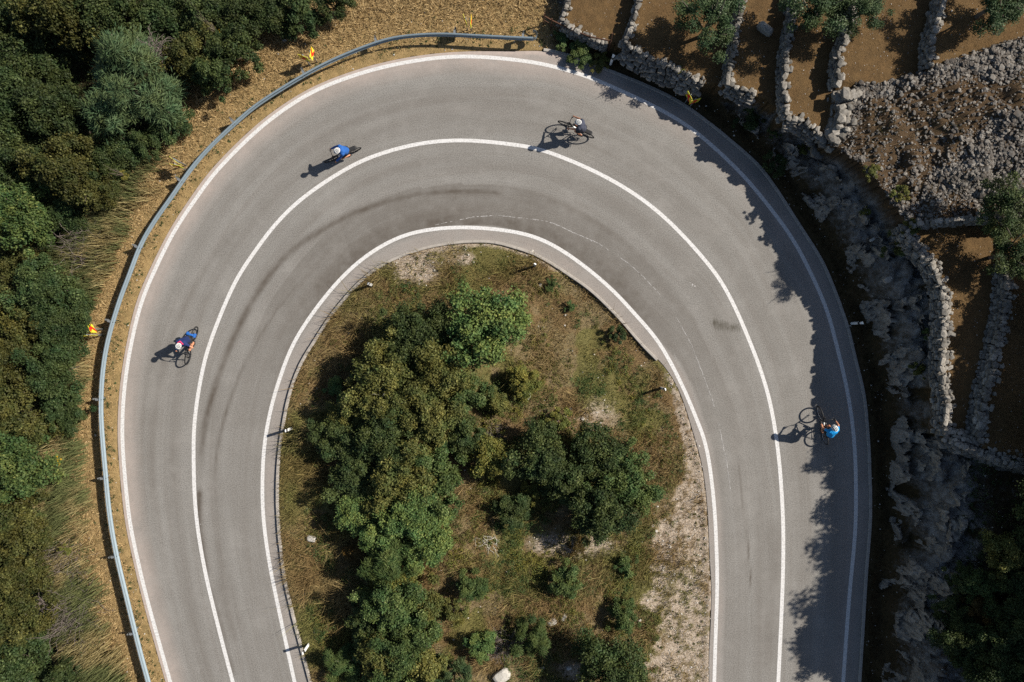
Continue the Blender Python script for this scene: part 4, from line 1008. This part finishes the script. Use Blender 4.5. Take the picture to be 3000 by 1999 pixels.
# island grass
def ik(x, y): return (mask_at('isl', x, y) > .5) & (mask_at('di', x, y) > .17) & (RNG.uniform(0, 1, len(x)) < (1 - .8 * np.clip(mask_at('gravel', x, y) * 1.1, 0, 1)) * (.35 + .65 * sstep(.35, .55, fbm(x, y, 1.1, 301))))
x, y = scatter(420000, -11, 9, -15.6, 5, ik); n = len(x); tt = RNG.uniform(0, 1, n); f1 = sstep(.40, .62, fbm(x, y, .55, 31)); f2 = sstep(.42, .62, fbm(x, y, .9, 302)); west = sstep(-1.5, -7, x)
col = mixcol((.13, .095, .04), (.36, .27, .125), tt) * (1 - f1[:, None]) + f1[:, None] * mixcol((.06, .066, .02), (.27, .25, .085), tt)
col = col * (1 - .5 * f2[:, None]) + .5 * f2[:, None] * mixcol((.12, .07, .03), (.27, .17, .075), tt)
hh = RNG.gamma(4, .024, n) * (.8 + 2.2 * sstep(.5, .66, fbm(x, y, .7, 303)) + .8 * west)
blades('island_grass', x, y, hh, 1.0, RNG.uniform(.006, .012, n), col, 'mixed brown, straw and olive grass on the island', -.25, -.05)
# terrace stubble
x, y = scatter(150000, 1, 25, -8, 15.6, lambda x, y: (mask_at('terr', x, y) > .5) & (RNG.uniform(0, 1, len(x)) < .15 + .4 * (1 - mask_at('rub', x, y)) * sstep(.4, .6, fbm(x, y, .8, 401)))); n = len(x); tt = RNG.uniform(0, 1, n)
blades('stubble', x, y, RNG.gamma(3, .014, n), 1.6, RNG.uniform(.004, .009, n), mixcol((.10, .06, .025), (.27, .19, .09), tt), 'thin dry stubble on the terrace soil')
# ditch and bank grass on the hill side
x, y = scatter(330000, 1, 25, -15.6, 14, lambda x, y: (mask_at('hill', x, y) > .4) & (mask_at('do', x, y) > .22) & (mask_at('terr', x, y) < .5) & (RNG.uniform(0, 1, len(x)) < .12 + .75 * sstep(1.0, .45, mask_at('do', x, y)) + .55 * (mask_at('do', x, y) > 1.2) * sstep(.46, .6, fbm(x, y, .7, 402)) * (1 - .6 * mask_at('rub', x, y)))); n = len(x); tt = RNG.uniform(0, 1, n); f1 = sstep(.4, .6, fbm(x, y, .6, 403)); nd = sstep(1.2, .5, mask_at('do', x, y))
col = mixcol((.045, .03, .014), (.13, .08, .036), tt) * (1 - f1[:, None]) + f1[:, None] * mixcol((.02, .026, .01), (.075, .072, .026), tt); col = col * (1 - .4 * nd[:, None])
blades('bank_grass', x, y, RNG.gamma(4, .035, n), .8, RNG.uniform(.006, .012, n), col, 'dark brown and green grass in the ditch and on the bank', -.1, 0)
# weeds: little green tufts of the verges
def tufts(name, x, y, r, nl, cols, label):
    n = len(x); k = np.repeat(np.arange(n), nl); d = unit(RNG.normal(0, 1, (len(k), 3))); d[:, 2] = np.abs(d[:, 2])
    p = np.stack([x, y, hgt(x, y)], 1)[k] + d * (r[k] * RNG.uniform(.2, 1, len(k)))[:, None]
    nr = unit(np.array([0, 0, .8]) + RNG.normal(0, .6, (len(k), 3))); t = RNG.uniform(0, 1, len(k))
    me = leaves_mesh(name, p, nr, .05, .03, M['blade'], t)
    at = me.attributes.new('col', 'FLOAT_COLOR', 'POINT'); cl = np.repeat(np.c_[mixcol(cols[0], cols[1], t), np.ones(len(k))], 4, 0); at.data.foreach_set('color', cl.astype(np.float32).ravel())
    o = link(name, me); tag(o, label, None, None, 'stuff')
x, y = scatter(9000, -20, 1.5, -15.5, 14.5, lambda x, y: (mask_at('straw', x, y) > .5) & (mask_at('do', x, y) > .12) & (RNG.uniform(0, 1, len(x)) < .75 * np.exp(-((mask_at('do', x, y) - .55) / .3) ** 2) + .06))
tufts('weeds', x, y, RNG.gamma(2, .032, len(x)) + .02, 22, ((.03, .055, .022), (.08, .11, .04)), 'small green weeds dotted over the straw verge')
x, y = scatter(2600, -9, 9, -15.5, 5, lambda x, y: (mask_at('isl', x, y) > .5) & (mask_at('di', x, y) > .2) & (RNG.uniform(0, 1, len(x)) < .25 + .7 * mask_at('gravel', x, y)))
tufts('island_weeds', x, y, RNG.gamma(3, .028, len(x)) + .03, 22, ((.04, .05, .018), (.13, .135, .045)), 'small green weeds between the island grass and gravel')
# low scrub on the island
for nm_, kd, sd_, th in (('scrub', 'olive', 701, .47), ('scrub', 'yellow', 702, .54), ('scrub', 'green', 703, .51)):
    def sk_(x, y):
        PX, PY = x * S + 1500, 1000 - y * S
        zone = np.clip(sstep(1450, 1750, PY) * sstep(2000, 1850, PX) + .75 * sstep(1330, 1500, PX) * sstep(1050, 1200, PY) * sstep(1950, 1750, PX) + .35, 0, 1)
        return (mask_at('isl', x, y) > .5) & (mask_at('di', x, y) > .8) & (mask_at('gravel', x, y) < .35) & (RNG.uniform(0, 1, len(x)) < zone * sstep(th, th + .10, fbm(x, y, .85, sd_)))
    x, y = scatter(14000, -9, 8.5, -15.6, 4.5, sk_); n = len(x); r = RNG.gamma(4, .045, n); k = np.repeat(np.arange(n), 34)
    d = unit(RNG.normal(0, 1, (len(k), 3))); d[:, 2] = np.abs(d[:, 2]); p = np.stack([x, y, hgt(x, y)], 1)[k] + d * (r[k] * RNG.uniform(.3, 1, len(k)))[:, None] * np.array([1, 1, 1.6])
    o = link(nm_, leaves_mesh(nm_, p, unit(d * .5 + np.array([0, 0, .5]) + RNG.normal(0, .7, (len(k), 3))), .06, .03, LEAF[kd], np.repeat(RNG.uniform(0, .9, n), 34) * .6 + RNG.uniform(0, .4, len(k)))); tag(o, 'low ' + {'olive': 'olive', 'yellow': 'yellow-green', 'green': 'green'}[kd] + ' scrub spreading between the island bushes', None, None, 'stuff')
# ground cover under the wood
x, y = scatter(15000, -31, 1, -20, 20, lambda x, y: (mask_at('litter', x, y) > .5)); n = len(x); r = RNG.gamma(4, .07, n); k = np.repeat(np.arange(n), 24)
d = unit(RNG.normal(0, 1, (len(k), 3))); d[:, 2] = np.abs(d[:, 2]); p = np.stack([x, y, hgt(x, y)], 1)[k] + d * (r[k] * RNG.uniform(.5, 1, len(k)))[:, None] * np.array([1, 1, 1.5])
o = link('undergrowth', leaves_mesh('undergrowth', p, unit(d * .5 + np.array([0, 0, .6]) + RNG.normal(0, .6, (len(k), 3))), .075, .045, LEAF['dark'], np.repeat(RNG.uniform(0, .9, n), 24) * .6 + RNG.uniform(0, .4, len(k)))); tag(o, 'dark leafy undergrowth between the trees of the wood', None, None, 'stuff')
x, y = scatter(5000, 9, 27, -17, 6, lambda x, y: (mask_at('hill', x, y) > .5) & (mask_at('terr', x, y) < .5) & (mask_at('do', x, y) > 2.4) & (mask_at('rub', x, y) < .5) & (RNG.uniform(0, 1, len(x)) < sstep(.4, .6, fbm(x, y, .5, 501) + .3 * sstep(-4, -9, y) - .1))); n = len(x); r = RNG.gamma(4, .05, n); k = np.repeat(np.arange(n), 24)
d = unit(RNG.normal(0, 1, (len(k), 3))); d[:, 2] = np.abs(d[:, 2]); p = np.stack([x, y, hgt(x, y)], 1)[k] + d * (r[k] * RNG.uniform(.4, 1, len(k)))[:, None] * np.array([1, 1, 1.3])
o = link('bank_undergrowth', leaves_mesh('bank_undergrowth', p, unit(d * .5 + np.array([0, 0, .6]) + RNG.normal(0, .6, (len(k), 3))), .065, .04, LEAF['dark'], np.repeat(RNG.uniform(0, .9, n), 24) * .6 + RNG.uniform(0, .4, len(k)))); tag(o, 'dark low scrub on the shaded slope above the rock cut', None, None, 'stuff')
SUN, SKY, EXPO = 4.6, .055, .75

# ------------------------------------------------------------------ bicycles and riders (x forward, y left, z up)
def remesh(name, mb, voxel, mat, parent, sm=2, attrs=None):
    me = mb.mesh(name + '_src'); o = bpy.data.objects.new(name + '_src', me); C.objects.link(o)
    md = o.modifiers.new('r', 'REMESH'); md.mode = 'VOXEL'; md.voxel_size = voxel; md.use_smooth_shade = True
    if sm: s = o.modifiers.new('s', 'SMOOTH'); s.iterations = sm; s.factor = .5
    bpy.context.view_layer.update(); dg = bpy.context.evaluated_depsgraph_get()
    out = bpy.data.meshes.new_from_object(o.evaluated_get(dg)); out.name = name
    bpy.data.objects.remove(o); out.materials.clear(); out.materials.append(mat)
    return link(name, out, parent)
def ring(mb, c, R, r, seg=40, ts=8, axis='y'):
    v = []; f = []
    for i in range(seg):
        a = 2 * PI * i / seg
        for k in range(ts):
            b = 2 * PI * k / ts; rr = R + r * math.cos(b); v.append((c[0] + rr * math.cos(a), c[1] + r * math.sin(b), c[2] + rr * math.sin(a)))
    for i in range(seg):
        for k in range(ts): f.append((i * ts + k, i * ts + (k + 1) % ts, ((i + 1) % seg) * ts + (k + 1) % ts, ((i + 1) % seg) * ts + k))
    return mb.add(v, f)
REAR, FRONT, BB = Vector((-.50, 0, .345)), Vector((.56, 0, .345)), Vector((-.06, 0, .29))
STEM = Vector((.30, 0, 1.0)); SEAT = Vector((-.25, 0, .96))
def limb_ik(a, b, l1, l2, pole):
    a, b = Vector(a), Vector(b); d = b - a; L = min(d.length, (l1 + l2) * .999); d = d.normalized(); x = (l1 * l1 - l2 * l2 + L * L) / (2 * L); hh = math.sqrt(max(l1 * l1 - x * x, 0))
    p = Vector(pole); p = (p - d * p.dot(d)).normalized(); return a + d * x + p * hh
def bicycle(px, py, ang, lean, label, frame_c, crank, steer=0.0, bag=None, rack=None, panniers=None, rim='blackmetal', tyre=.026, bar=.31, drop=False, bottle='white'):
    x, y = W(px, py, .34); r = empty('bicycle', (x, y, 0)); r.rotation_euler = (lean, 0, ang)   # lean > 0: to the rider's right
    tag(r, label, 'bicycle', 'bicycles on the bend')
    fm = plain('bike_paint', frame_c, .35, .1, .08)
    mb = MB(); HT_, HB = Vector((.345, 0, .88)), Vector((.40, 0, .73)); ST = Vector((-.20, 0, .80))
    mb.tube([HT_, HB], .022); mb.tube([HT_ + Vector((.01, 0, -.03)), ST + Vector((0, 0, -.03))], .017); mb.tube([HB, BB], .022); mb.tube([ST, BB], .018); mb.tube([ST + Vector((0, 0, .10)), ST], .016)
    for s in (-1, 1):
        mb.tube([ST + Vector((0, .02 * s, -.05)), REAR + Vector((0, .06 * s, 0))], .010); mb.tube([BB + Vector((0, .03 * s, 0)), REAR + Vector((0, .06 * s, 0))], .011)
    mb.tube([BB + Vector((0, -.04, 0)), BB + Vector((0, .04, 0))], .024); mb.build('frame', fm, r, True)
    ax = (HT_ - HB).normalized(); R = Matrix.Translation(HB) @ Matrix.Rotation(steer, 4, ax) @ Matrix.Translation(-HB)
    def st(o): o.matrix_basis = R @ Matrix.Translation(o.location); return o
    mb = MB()
    for s in (-1, 1): mb.tube([HB + Vector((.005, .05 * s, -.03)), HB.lerp(FRONT, .5) + Vector((-.01, .055 * s, 0)), FRONT + Vector((0, .055 * s, 0))], [.016, .014, .010])
    mb.tube([HB + Vector((.005, -.055, -.03)), HB + Vector((.005, .055, -.03))], .016); st(mb.build('fork', fm, r, True))
    for c, fw in ((REAR, 0), (FRONT, 1)):
        w = empty('wheel', c); w.parent = r
        if fw: st(w)
        ring(MB(), (0, 0, 0), .345 - tyre, tyre).build('tyre', M['black'], w, True)
        mb = MB(); ring(mb, (0, 0, 0), .345 - tyre * 2.0, .011, 40, 6); mb.build('rim', M[rim], w, True)
        mb = MB(); mb.tube([(0, -.06, 0), (0, .06, 0)], .018)
        for k in range(24):
            a = 2 * PI * k / 24; b = a + (.35 if k % 2 else -.35); s = .03 if k % 4 < 2 else -.03; mb.tube([(.018 * math.cos(b), s, .018 * math.sin(b)), (.305 * math.cos(a), 0, .305 * math.sin(a))], .0016, 3, False)
        mb.build('spokes', M['blackmetal'], w)
    # handlebar
    mb = MB(); mb.tube([HT_ + Vector((-.005, 0, 0)), HT_ + Vector((-.012, 0, .07)), STEM + Vector((.07, 0, 0))], .016)
    bx = .36
    if drop:
        pts = [(bx, -.21, 1.0), (bx, .21, 1.0)]; mb.tube(pts, .014)
        for s in (-1, 1): mb.tube([(bx, .21 * s, 1.0), (bx + .08, .215 * s, 1.0), (bx + .11, .22 * s, .95), (bx + .07, .225 * s, .88), (bx - .03, .23 * s, .87)], .014); mb.tube([(bx + .09, .215 * s, 1.0), (bx + .13, .215 * s, 1.06)], .015)
    else:
        mb.tube([(bx - .05, -bar, 1.05), (bx, -.12, 1.03), (bx, .12, 1.03), (bx - .05, bar, 1.05)], .013)
    st(mb.build('handlebar', M['blackmetal'], r, True))
    for s in (-1, 1):
        if not drop:
            mb = MB(); mb.tube([(bx - .045, (bar - .10) * s, 1.048), (bx - .055, (bar + .01) * s, 1.051)], .019); st(mb.build('grip', M['black'], r, True))
            mb = MB(); mb.tube([(bx - .01, (bar - .13) * s, 1.02), (bx + .035, (bar - .05) * s, 1.0), (bx + .02, bar * s, .995)], .008, 6); st(mb.build('brake_lever', M['blackmetal'], r, True))
    mb = MB(); mb.ellip(SEAT + Vector((-.03, 0, 0)), (.12, .07, .03)); mb.ellip(SEAT + Vector((.08, 0, .003)), (.10, .026, .022)); mb.build('saddle', M['black'], r, True)
    MB().tube([SEAT + Vector((0, 0, -.02)), ST], .014).build('seat_post', M['blackmetal'], r, True)
    cs = MB(); ring(cs, (BB.x, -.055, BB.z), .09, .006, 28, 5)
    P = {}
    for s in (-1, 1):
        a = crank + (PI if s > 0 else 0); e = BB + Vector((.17 * math.cos(a), .085 * s, .17 * math.sin(a))); cs.tube([BB + Vector((0, .075 * s, 0)), e], .012, 6); P[s] = e + Vector((0, .06 * s, 0))
    cs.build('crankset', M['blackmetal'], r, True)
    for s in (-1, 1): MB().box(P[s], (.10, .09, .02)).build('pedal', M['blackmetal'], r)
    mb = MB(); mb.tube([BB + Vector((0, -.055, .09)), REAR + Vector((0, -.05, .045))], .005, 4); mb.tube([BB + Vector((0, -.055, -.09)), REAR + Vector((0, -.05, -.045))], .005, 4); ring(mb, (REAR.x, -.05, REAR.z), .04, .008, 20, 5); mb.build('chain', M['blackmetal'], r)
    if bottle:
        d = (BB - HB).normalized(); a = HB.lerp(BB, .42) + Vector((-.045, 0, .03)); MB().capsule(a, a + d * .15, .034, .036).build('bottle', M[bottle], r, True)
    if bag:
        o = MB().box((.50, 0, .98), (.17, .22, .17)).build('bar_bag', M['black'], r); b = o.modifiers.new('b', 'BEVEL'); b.width = .03; b.segments = 3; st(o)
    if rack:
        mb = MB()
        for yy in (-.06, 0, .06): mb.tube([(-.26, yy, .78), (-.72, yy, .78)], .007, 5)
        for xx in (-.3, -.5, -.7): mb.tube([(xx, -.06, .78), (xx, .06, .78)], .006, 5)
        for s in (-1, 1): mb.tube([(-.52, .065 * s, .36), (-.56, .065 * s, .78)], .006, 5)
        mb.build('rack', M['blackmetal'], r)
        o = MB().box((-.50, 0, .87), (.36, .17, .16)).build('rack_bag', M['black'], r); b = o.modifiers.new('b', 'BEVEL'); b.width = .03; b.segments = 3
    if panniers:
        for s in (-1, 1):
            o = MB().box((-.47, .15 * s, .70), (.18, .10, .16)).build('pannier', panniers, r); b = o.modifiers.new('b', 'BEVEL'); b.width = .03; b.segments = 3
        MB().capsule((-.48, -.11, .86), (-.48, .11, .86), .05, .05).build('rolled_bag', panniers, r, True)
    return r, P
def rider(root, P, label, jersey, sleeve, shorts, helmet=('white', 'black'), gloves=None, skin='skin', head_turn=0.0, crouch=0.0, left_hand=None, drop=False, stripe=None, bar=.31, shoes='black', leg='skin', hx=0.0):
    r = empty('person', root.location); r.rotation_mode = root.rotation_mode; r.rotation_euler = root.rotation_euler; tag(r, label, 'cyclist', 'cyclists riding round the bend')
    hip = Vector((-.27, 0, 1.03)); ch = Vector((hx - .13, 0, 1.475 - .35 * hx)); nk = ch + Vector((.055, 0, .095)); hd = nk + Vector((.085, 0, .115))
    sh = {s: ch + Vector((.005, .185 * s, .015)) for s in (-1, 1)}
    gx_, gy_, gz_ = (.50, .225, 1.02) if drop else (.312, bar - .03, 1.075)
    hand = {s: Vector((gx_, gy_ * s, gz_)) for s in (-1, 1)}
    if left_hand: hand[1] = Vector(left_hand)
    pole = {s: Vector((-.1, .8 * s, -.35)) for s in (-1, 1)}
    if left_hand: pole[1] = Vector((.5, 1.0, .1))
    el = {s: limb_ik(sh[s], hand[s], .30, .26, pole[s]) for s in (-1, 1)}
    hp = {s: hip + Vector((.01, .095 * s, -.02)) for s in (-1, 1)}
    an = {s: P[s] + Vector((-.07, -.01 * s, .10)) for s in (-1, 1)}
    kn = {s: limb_ik(hp[s], an[s], .44, .44, (1, .15 * s, .25)) for s in (-1, 1)}
    rt = Matrix.Rotation(head_turn, 3, 'Z')
    fwd = rt @ Vector((.93, 0, -.30)).normalized(); up = rt @ Vector((.30, 0, .93)).normalized(); sd = up.cross(fwd)
    HR = Matrix((fwd, sd, up)).transposed()
    b = MB()                                             # body: one continuous surface
    b.capsule(hip, ch, .12, .13); b.capsule(hip + Vector((0, -.06, 0)), hip + Vector((0, .06, 0)), .115, .115); b.capsule(sh[-1] * .75 + ch * .25, sh[1] * .75 + ch * .25, .085, .085)
    b.capsule(ch, nk, .08, .06); b.capsule(nk, hd, .055, .055); b.ellip(hd, (.098, .076, .115), rot=HR); b.ellip(hd + fwd * .045 - up * .06, (.055, .052, .055), rot=HR)
    b.capsule(hd + fwd * .095 + up * .01, hd + fwd * .115 - up * .022, .010, .016)                  # nose
    for s in (-1, 1):
        b.ellip(hd + sd * .078 * s - up * .01, (.020, .010, .030), 10, 6, HR)                       # ears
        b.capsule(sh[s], el[s], .052, .040); b.capsule(el[s], hand[s].lerp(el[s], .12), .040, .026)
        w = (hand[s] - el[s]).normalized(); outw = Vector((0, s, 0)); outw = (outw - w * outw.dot(w)).normalized(); nrm = w.cross(outw) * s
        if nrm.z < 0: nrm = -nrm
        pm = hand[s] + nrm * .012; b.capsule(hand[s].lerp(el[s], .12), pm, .024, .026)
        kn_ = [pm + w * .035 + outw * d for d in (-.026, -.009, .009, .026)]
        for k, d in enumerate((-.024, -.008, .008, .024)):
            L = (.040, .046, .043, .034)[k]; a0 = pm + w * .012 + outw * d; a1 = a0 + w * L * .85 - nrm * .008; a2 = a1 - nrm * L * .75 + w * .004; a3 = a2 - w * L * .6 - nrm * .004
            b.capsule(a0, a1, .0105, .0095, 8); b.capsule(a1, a2, .0095, .009, 8); b.capsule(a2, a3, .009, .0075, 8)
        t0 = pm - outw * .022 - w * .01; t1 = t0 - outw * .018 + w * .024 - nrm * .014; b.capsule(t0, t1, .012, .011, 8); b.capsule(t1, t1 + w * .012 - nrm * .026 + outw * .006, .010, .008, 8)
        b.capsule(hp[s], kn[s], .085, .058); b.capsule(kn[s], an[s], .056, .036); b.capsule(kn[s].lerp(an[s], .28) + Vector((-.02, 0, 0)), kn[s].lerp(an[s], .5), .052, .042)
        b.capsule(an[s], P[s] + Vector((.06, 0, .035)), .036, .030)
    body = remesh('body', b, .0085, M[skin], r, 1)
    # clothing
    j = MB(); j.capsule(hip + Vector((.0, 0, .05)), ch, .142, .148); j.capsule(hip + Vector((.02, -.055, .04)), hip + Vector((.02, .055, .04)), .128, .128); j.capsule(sh[-1] * .8 + ch * .2, sh[1] * .8 + ch * .2, .098, .098)
    j.capsule(ch + Vector((-.03, -.07, .0)), hip + Vector((.02, -.05, .04)), .125, .125); j.capsule(ch + Vector((-.03, .07, .0)), hip + Vector((.02, .05, .04)), .125, .125)
    for s in (-1, 1):
        sl = sleeve[(s + 1) // 2] if isinstance(sleeve, (tuple, list)) else sleeve
        e = sh[s].lerp(el[s], min(sl, 1)); j.capsule(sh[s], e, .066, .056 if sl <= 1 else .052)
        if sl > 1: j.capsule(el[s], el[s].lerp(hand[s], .80), .052, .036)
    jo = remesh('jersey', j, .011, jersey, r, 3)
    k = MB(); k.capsule(hip + Vector((-.005, -.065, -.005)), hip + Vector((-.005, .065, -.005)), .136, .136)
    for s in (-1, 1): k.capsule(hp[s], hp[s].lerp(kn[s], .72), .104, .080)
    remesh('shorts', k, .011, shorts, r, 3)
    for s in (-1, 1):
        q_ = MB(); f = P[s] + Vector((0, 0, .045)); q_.capsule(f + Vector((-.10, 0, .005)), f + Vector((.11, 0, -.008)), .042, .036); q_.capsule(an[s] + Vector((-.01, 0, -.02)), f + Vector((-.05, 0, 0)), .044, .042); remesh('shoe', q_, .01, M[shoes], r, 2)
        if gloves:
            w = (hand[s] - el[s]).normalized(); q_ = MB(); q_.capsule(hand[s] - w * .05, hand[s] + w * .03 + Vector((0, 0, .01)), .036, .042); remesh('glove', q_, .009, M[gloves], r, 2)
    # helmet: dark liner under light ribs
    c = hd + up * .045 - fwd * .012; sh_ = MB(); v = []; f = []; ns, nr = 28, 8
    def hp_(a, e, k=1.0): return c + HR @ Vector((.142 * math.cos(a) * math.cos(e) * k, .108 * math.sin(a) * math.cos(e) * k, .098 * math.sin(e) * k))
    for i in range(nr + 1):
        for q_ in range(ns): v.append(hp_(2 * PI * q_ / ns, -.15 + (PI / 2 + .15) * i / nr * .995, .95))
    for i in range(nr):
        for q_ in range(ns): f.append((i * ns + q_, i * ns + (q_ + 1) % ns, (i + 1) * ns + (q_ + 1) % ns, (i + 1) * ns + q_))
    f.append(tuple(range(ns - 1, -1, -1)))
    he = sh_.add(v, f).build('helmet', M[helmet[1]], r, True)
    rb = MB()
    for yy, ww in ((-.084, .010), (-.046, .011), (0, .012), (.046, .011), (.084, .010)):
        pts = []; L = math.sqrt(max(0, 1 - (yy / .108) ** 2))
        for i in range(13):
            th = PI * (.06 + .88 * i / 12); pts.append(c + HR @ Vector((.142 * L * math.cos(th), yy, .098 * L * math.sin(th))))
        rb.tube(pts, [ww * .55] + [ww * (.75 + .25 * math.sin(PI * i / 12)) for i in range(1, 12)] + [ww * .55], 8)
    for th in (.42,):
        rb.tube([c + HR @ Vector((.142 * math.cos(PI * th), .108 * math.sin(a) * math.sin(PI * th), .098 * math.cos(a) * math.sin(PI * th))) for a in np.linspace(-1.35, 1.35, 9)], .010, 8)
    rb.tube([hp_(2 * PI * q_ / 24, -.02) for q_ in range(25)], .014, 6, False)
    rb.build('shell', M[helmet[0]], he, True)
    hr = MB(); hr.ellip(hd - fwd * .022 + up * .012, (.088, .082, .088), rot=HR); hr.build('hair', M['hair'], r, True)
    e = MB()
    for s in (-1, 1): e.ellip(hd + fwd * .086 + sd * .032 * s + up * .005, (.014, .028, .016), 10, 6, HR)
    e.tube([hd + fwd * .02 - sd * .083 + up * .005, hd + fwd * .098 - sd * .02 + up * .008, hd + fwd * .098 + sd * .02 + up * .008, hd + fwd * .02 + sd * .083 + up * .005], .004, 5)
    e.build('glasses', M['black'], r, True)
    if stripe:
        q_ = MB(); q_.capsule(ch + Vector((.03, .10, .115)), ch + Vector((-.06, -.03, .145)), .022, .022); q_.capsule(ch + Vector((-.06, -.03, .145)), ch + Vector((.03, -.12, .11)), .022, .022); remesh('stripe', q_, .008, stripe, r, 1)
    return r
cyan = plain('cyan_jersey', (.0, .26, .62), .75, var=.1, sc=5); blue = plain('blue_jersey', (.012, .085, .31), .8, var=.2, sc=6); navy = plain('navy_jersey', (.006, .018, .085), .8, var=.15, sc=6)
slate = plain('slate_shirt', (.045, .05, .075), .85, var=.15, sc=6); pink = plain('pink_trim', (.75, .03, .12), .7); dark = plain('dark_shorts', (.016, .016, .02), .8, var=.2); pan = plain('blue_pannier', (.012, .10, .36), .6, var=.15)
PXA = lambda dx, dy: math.atan2(-dy, dx)
b1, p1 = bicycle(2412, 1249, PXA(-17.7, -87), math.radians(-4), 'black bicycle under the cyan rider, half in the shade of the outer lane', (.02, .02, .022), math.radians(-60), math.radians(4), rim='silver', tyre=.029, bar=.33)
rider(b1, p1, 'person in a cyan short-sleeved shirt and white helmet riding along the shaded outer lane', cyan, .52, dark, ('white', 'blackmetal'), 'black', bar=.33, head_turn=.35, hx=.09)
b2, p2 = bicycle(1690.6, 378, PXA(-104, -50), math.radians(-6), 'black touring bicycle with rear rack bag under the slate-shirted rider', (.018, .018, .02), math.radians(20), math.radians(6), rack=True)
rider(b2, p2, 'person in a dark slate t-shirt with bare arms, riding nearest the stone terraces', slate, .42, dark, ('white', 'black'), None, head_turn=.15, bar=.31)
b3, p3 = bicycle(1004.5, 451, PXA(-103, 41), math.radians(-9), 'black bicycle with rear rack bag under the blue long-sleeved rider', (.02, .018, .018), math.radians(-35), math.radians(2), rack=True)
rider(b3, p3, 'person in a blue long-sleeved jersey and white helmet riding next to the centre line', blue, 1.6, dark, ('white', 'black'), None, head_turn=.1, bar=.31, crouch=.2)
b4, p4 = bicycle(558.6, 1011, PXA(-30.6, 107), math.radians(-5), 'grey and black bicycle with blue panniers under the navy and pink rider', (.03, .03, .034), math.radians(-80), math.radians(5), panniers=pan)
rider(b4, p4, 'person in a navy and pink jersey with one hand behind the hip, leftmost cyclist', navy, (1.6, .45), dark, ('white', 'black'), None, head_turn=-.45, bar=.31, left_hand=(-.12, .27, 1.13), stripe=pink)

# ------------------------------------------------------------------ light and camera
EL = math.radians(41); SD = Vector((.952 * math.cos(EL), .306 * math.cos(EL), math.sin(EL))).normalized()
w = bpy.data.worlds.new('World'); bpy.context.scene.world = w; w.use_nodes = True; nt = w.node_tree
sk = nt.nodes.new('ShaderNodeTexSky'); sk.sky_type = 'NISHITA'; sk.sun_disc = False; sk.sun_elevation = EL; sk.sun_rotation = math.atan2(SD.x, SD.y)
nt.links.new(sk.outputs[0], nt.nodes['Background'].inputs['Color']); nt.nodes['Background'].inputs['Strength'].default_value = SKY
sl = bpy.data.lights.new('sun', 'SUN'); sl.energy = SUN; sl.angle = math.radians(.53); sl.color = (1.0, .93, .83)
so = bpy.data.objects.new('sun', sl); C.objects.link(so); so.rotation_mode = 'QUATERNION'; so.rotation_quaternion = SD.to_track_quat('Z', 'Y'); so.location = SD * 60
cd = bpy.data.cameras.new('camera'); cd.lens = 24.0; cd.sensor_width = 36.0; cd.clip_end = 2000; cd.clip_start = .1
co = bpy.data.objects.new('camera', cd); C.objects.link(co); co.location = (0, 0, H); bpy.context.scene.camera = co
sc = bpy.context.scene
sc.view_settings.view_transform = 'Standard'; sc.view_settings.look = 'None'; sc.view_settings.gamma = 1; sc.view_settings.exposure = EXPO
sc.cycles.use_denoising = False
sc.cycles.max_bounces = 6; sc.cycles.diffuse_bounces = 3; sc.cycles.transparent_max_bounces = 4
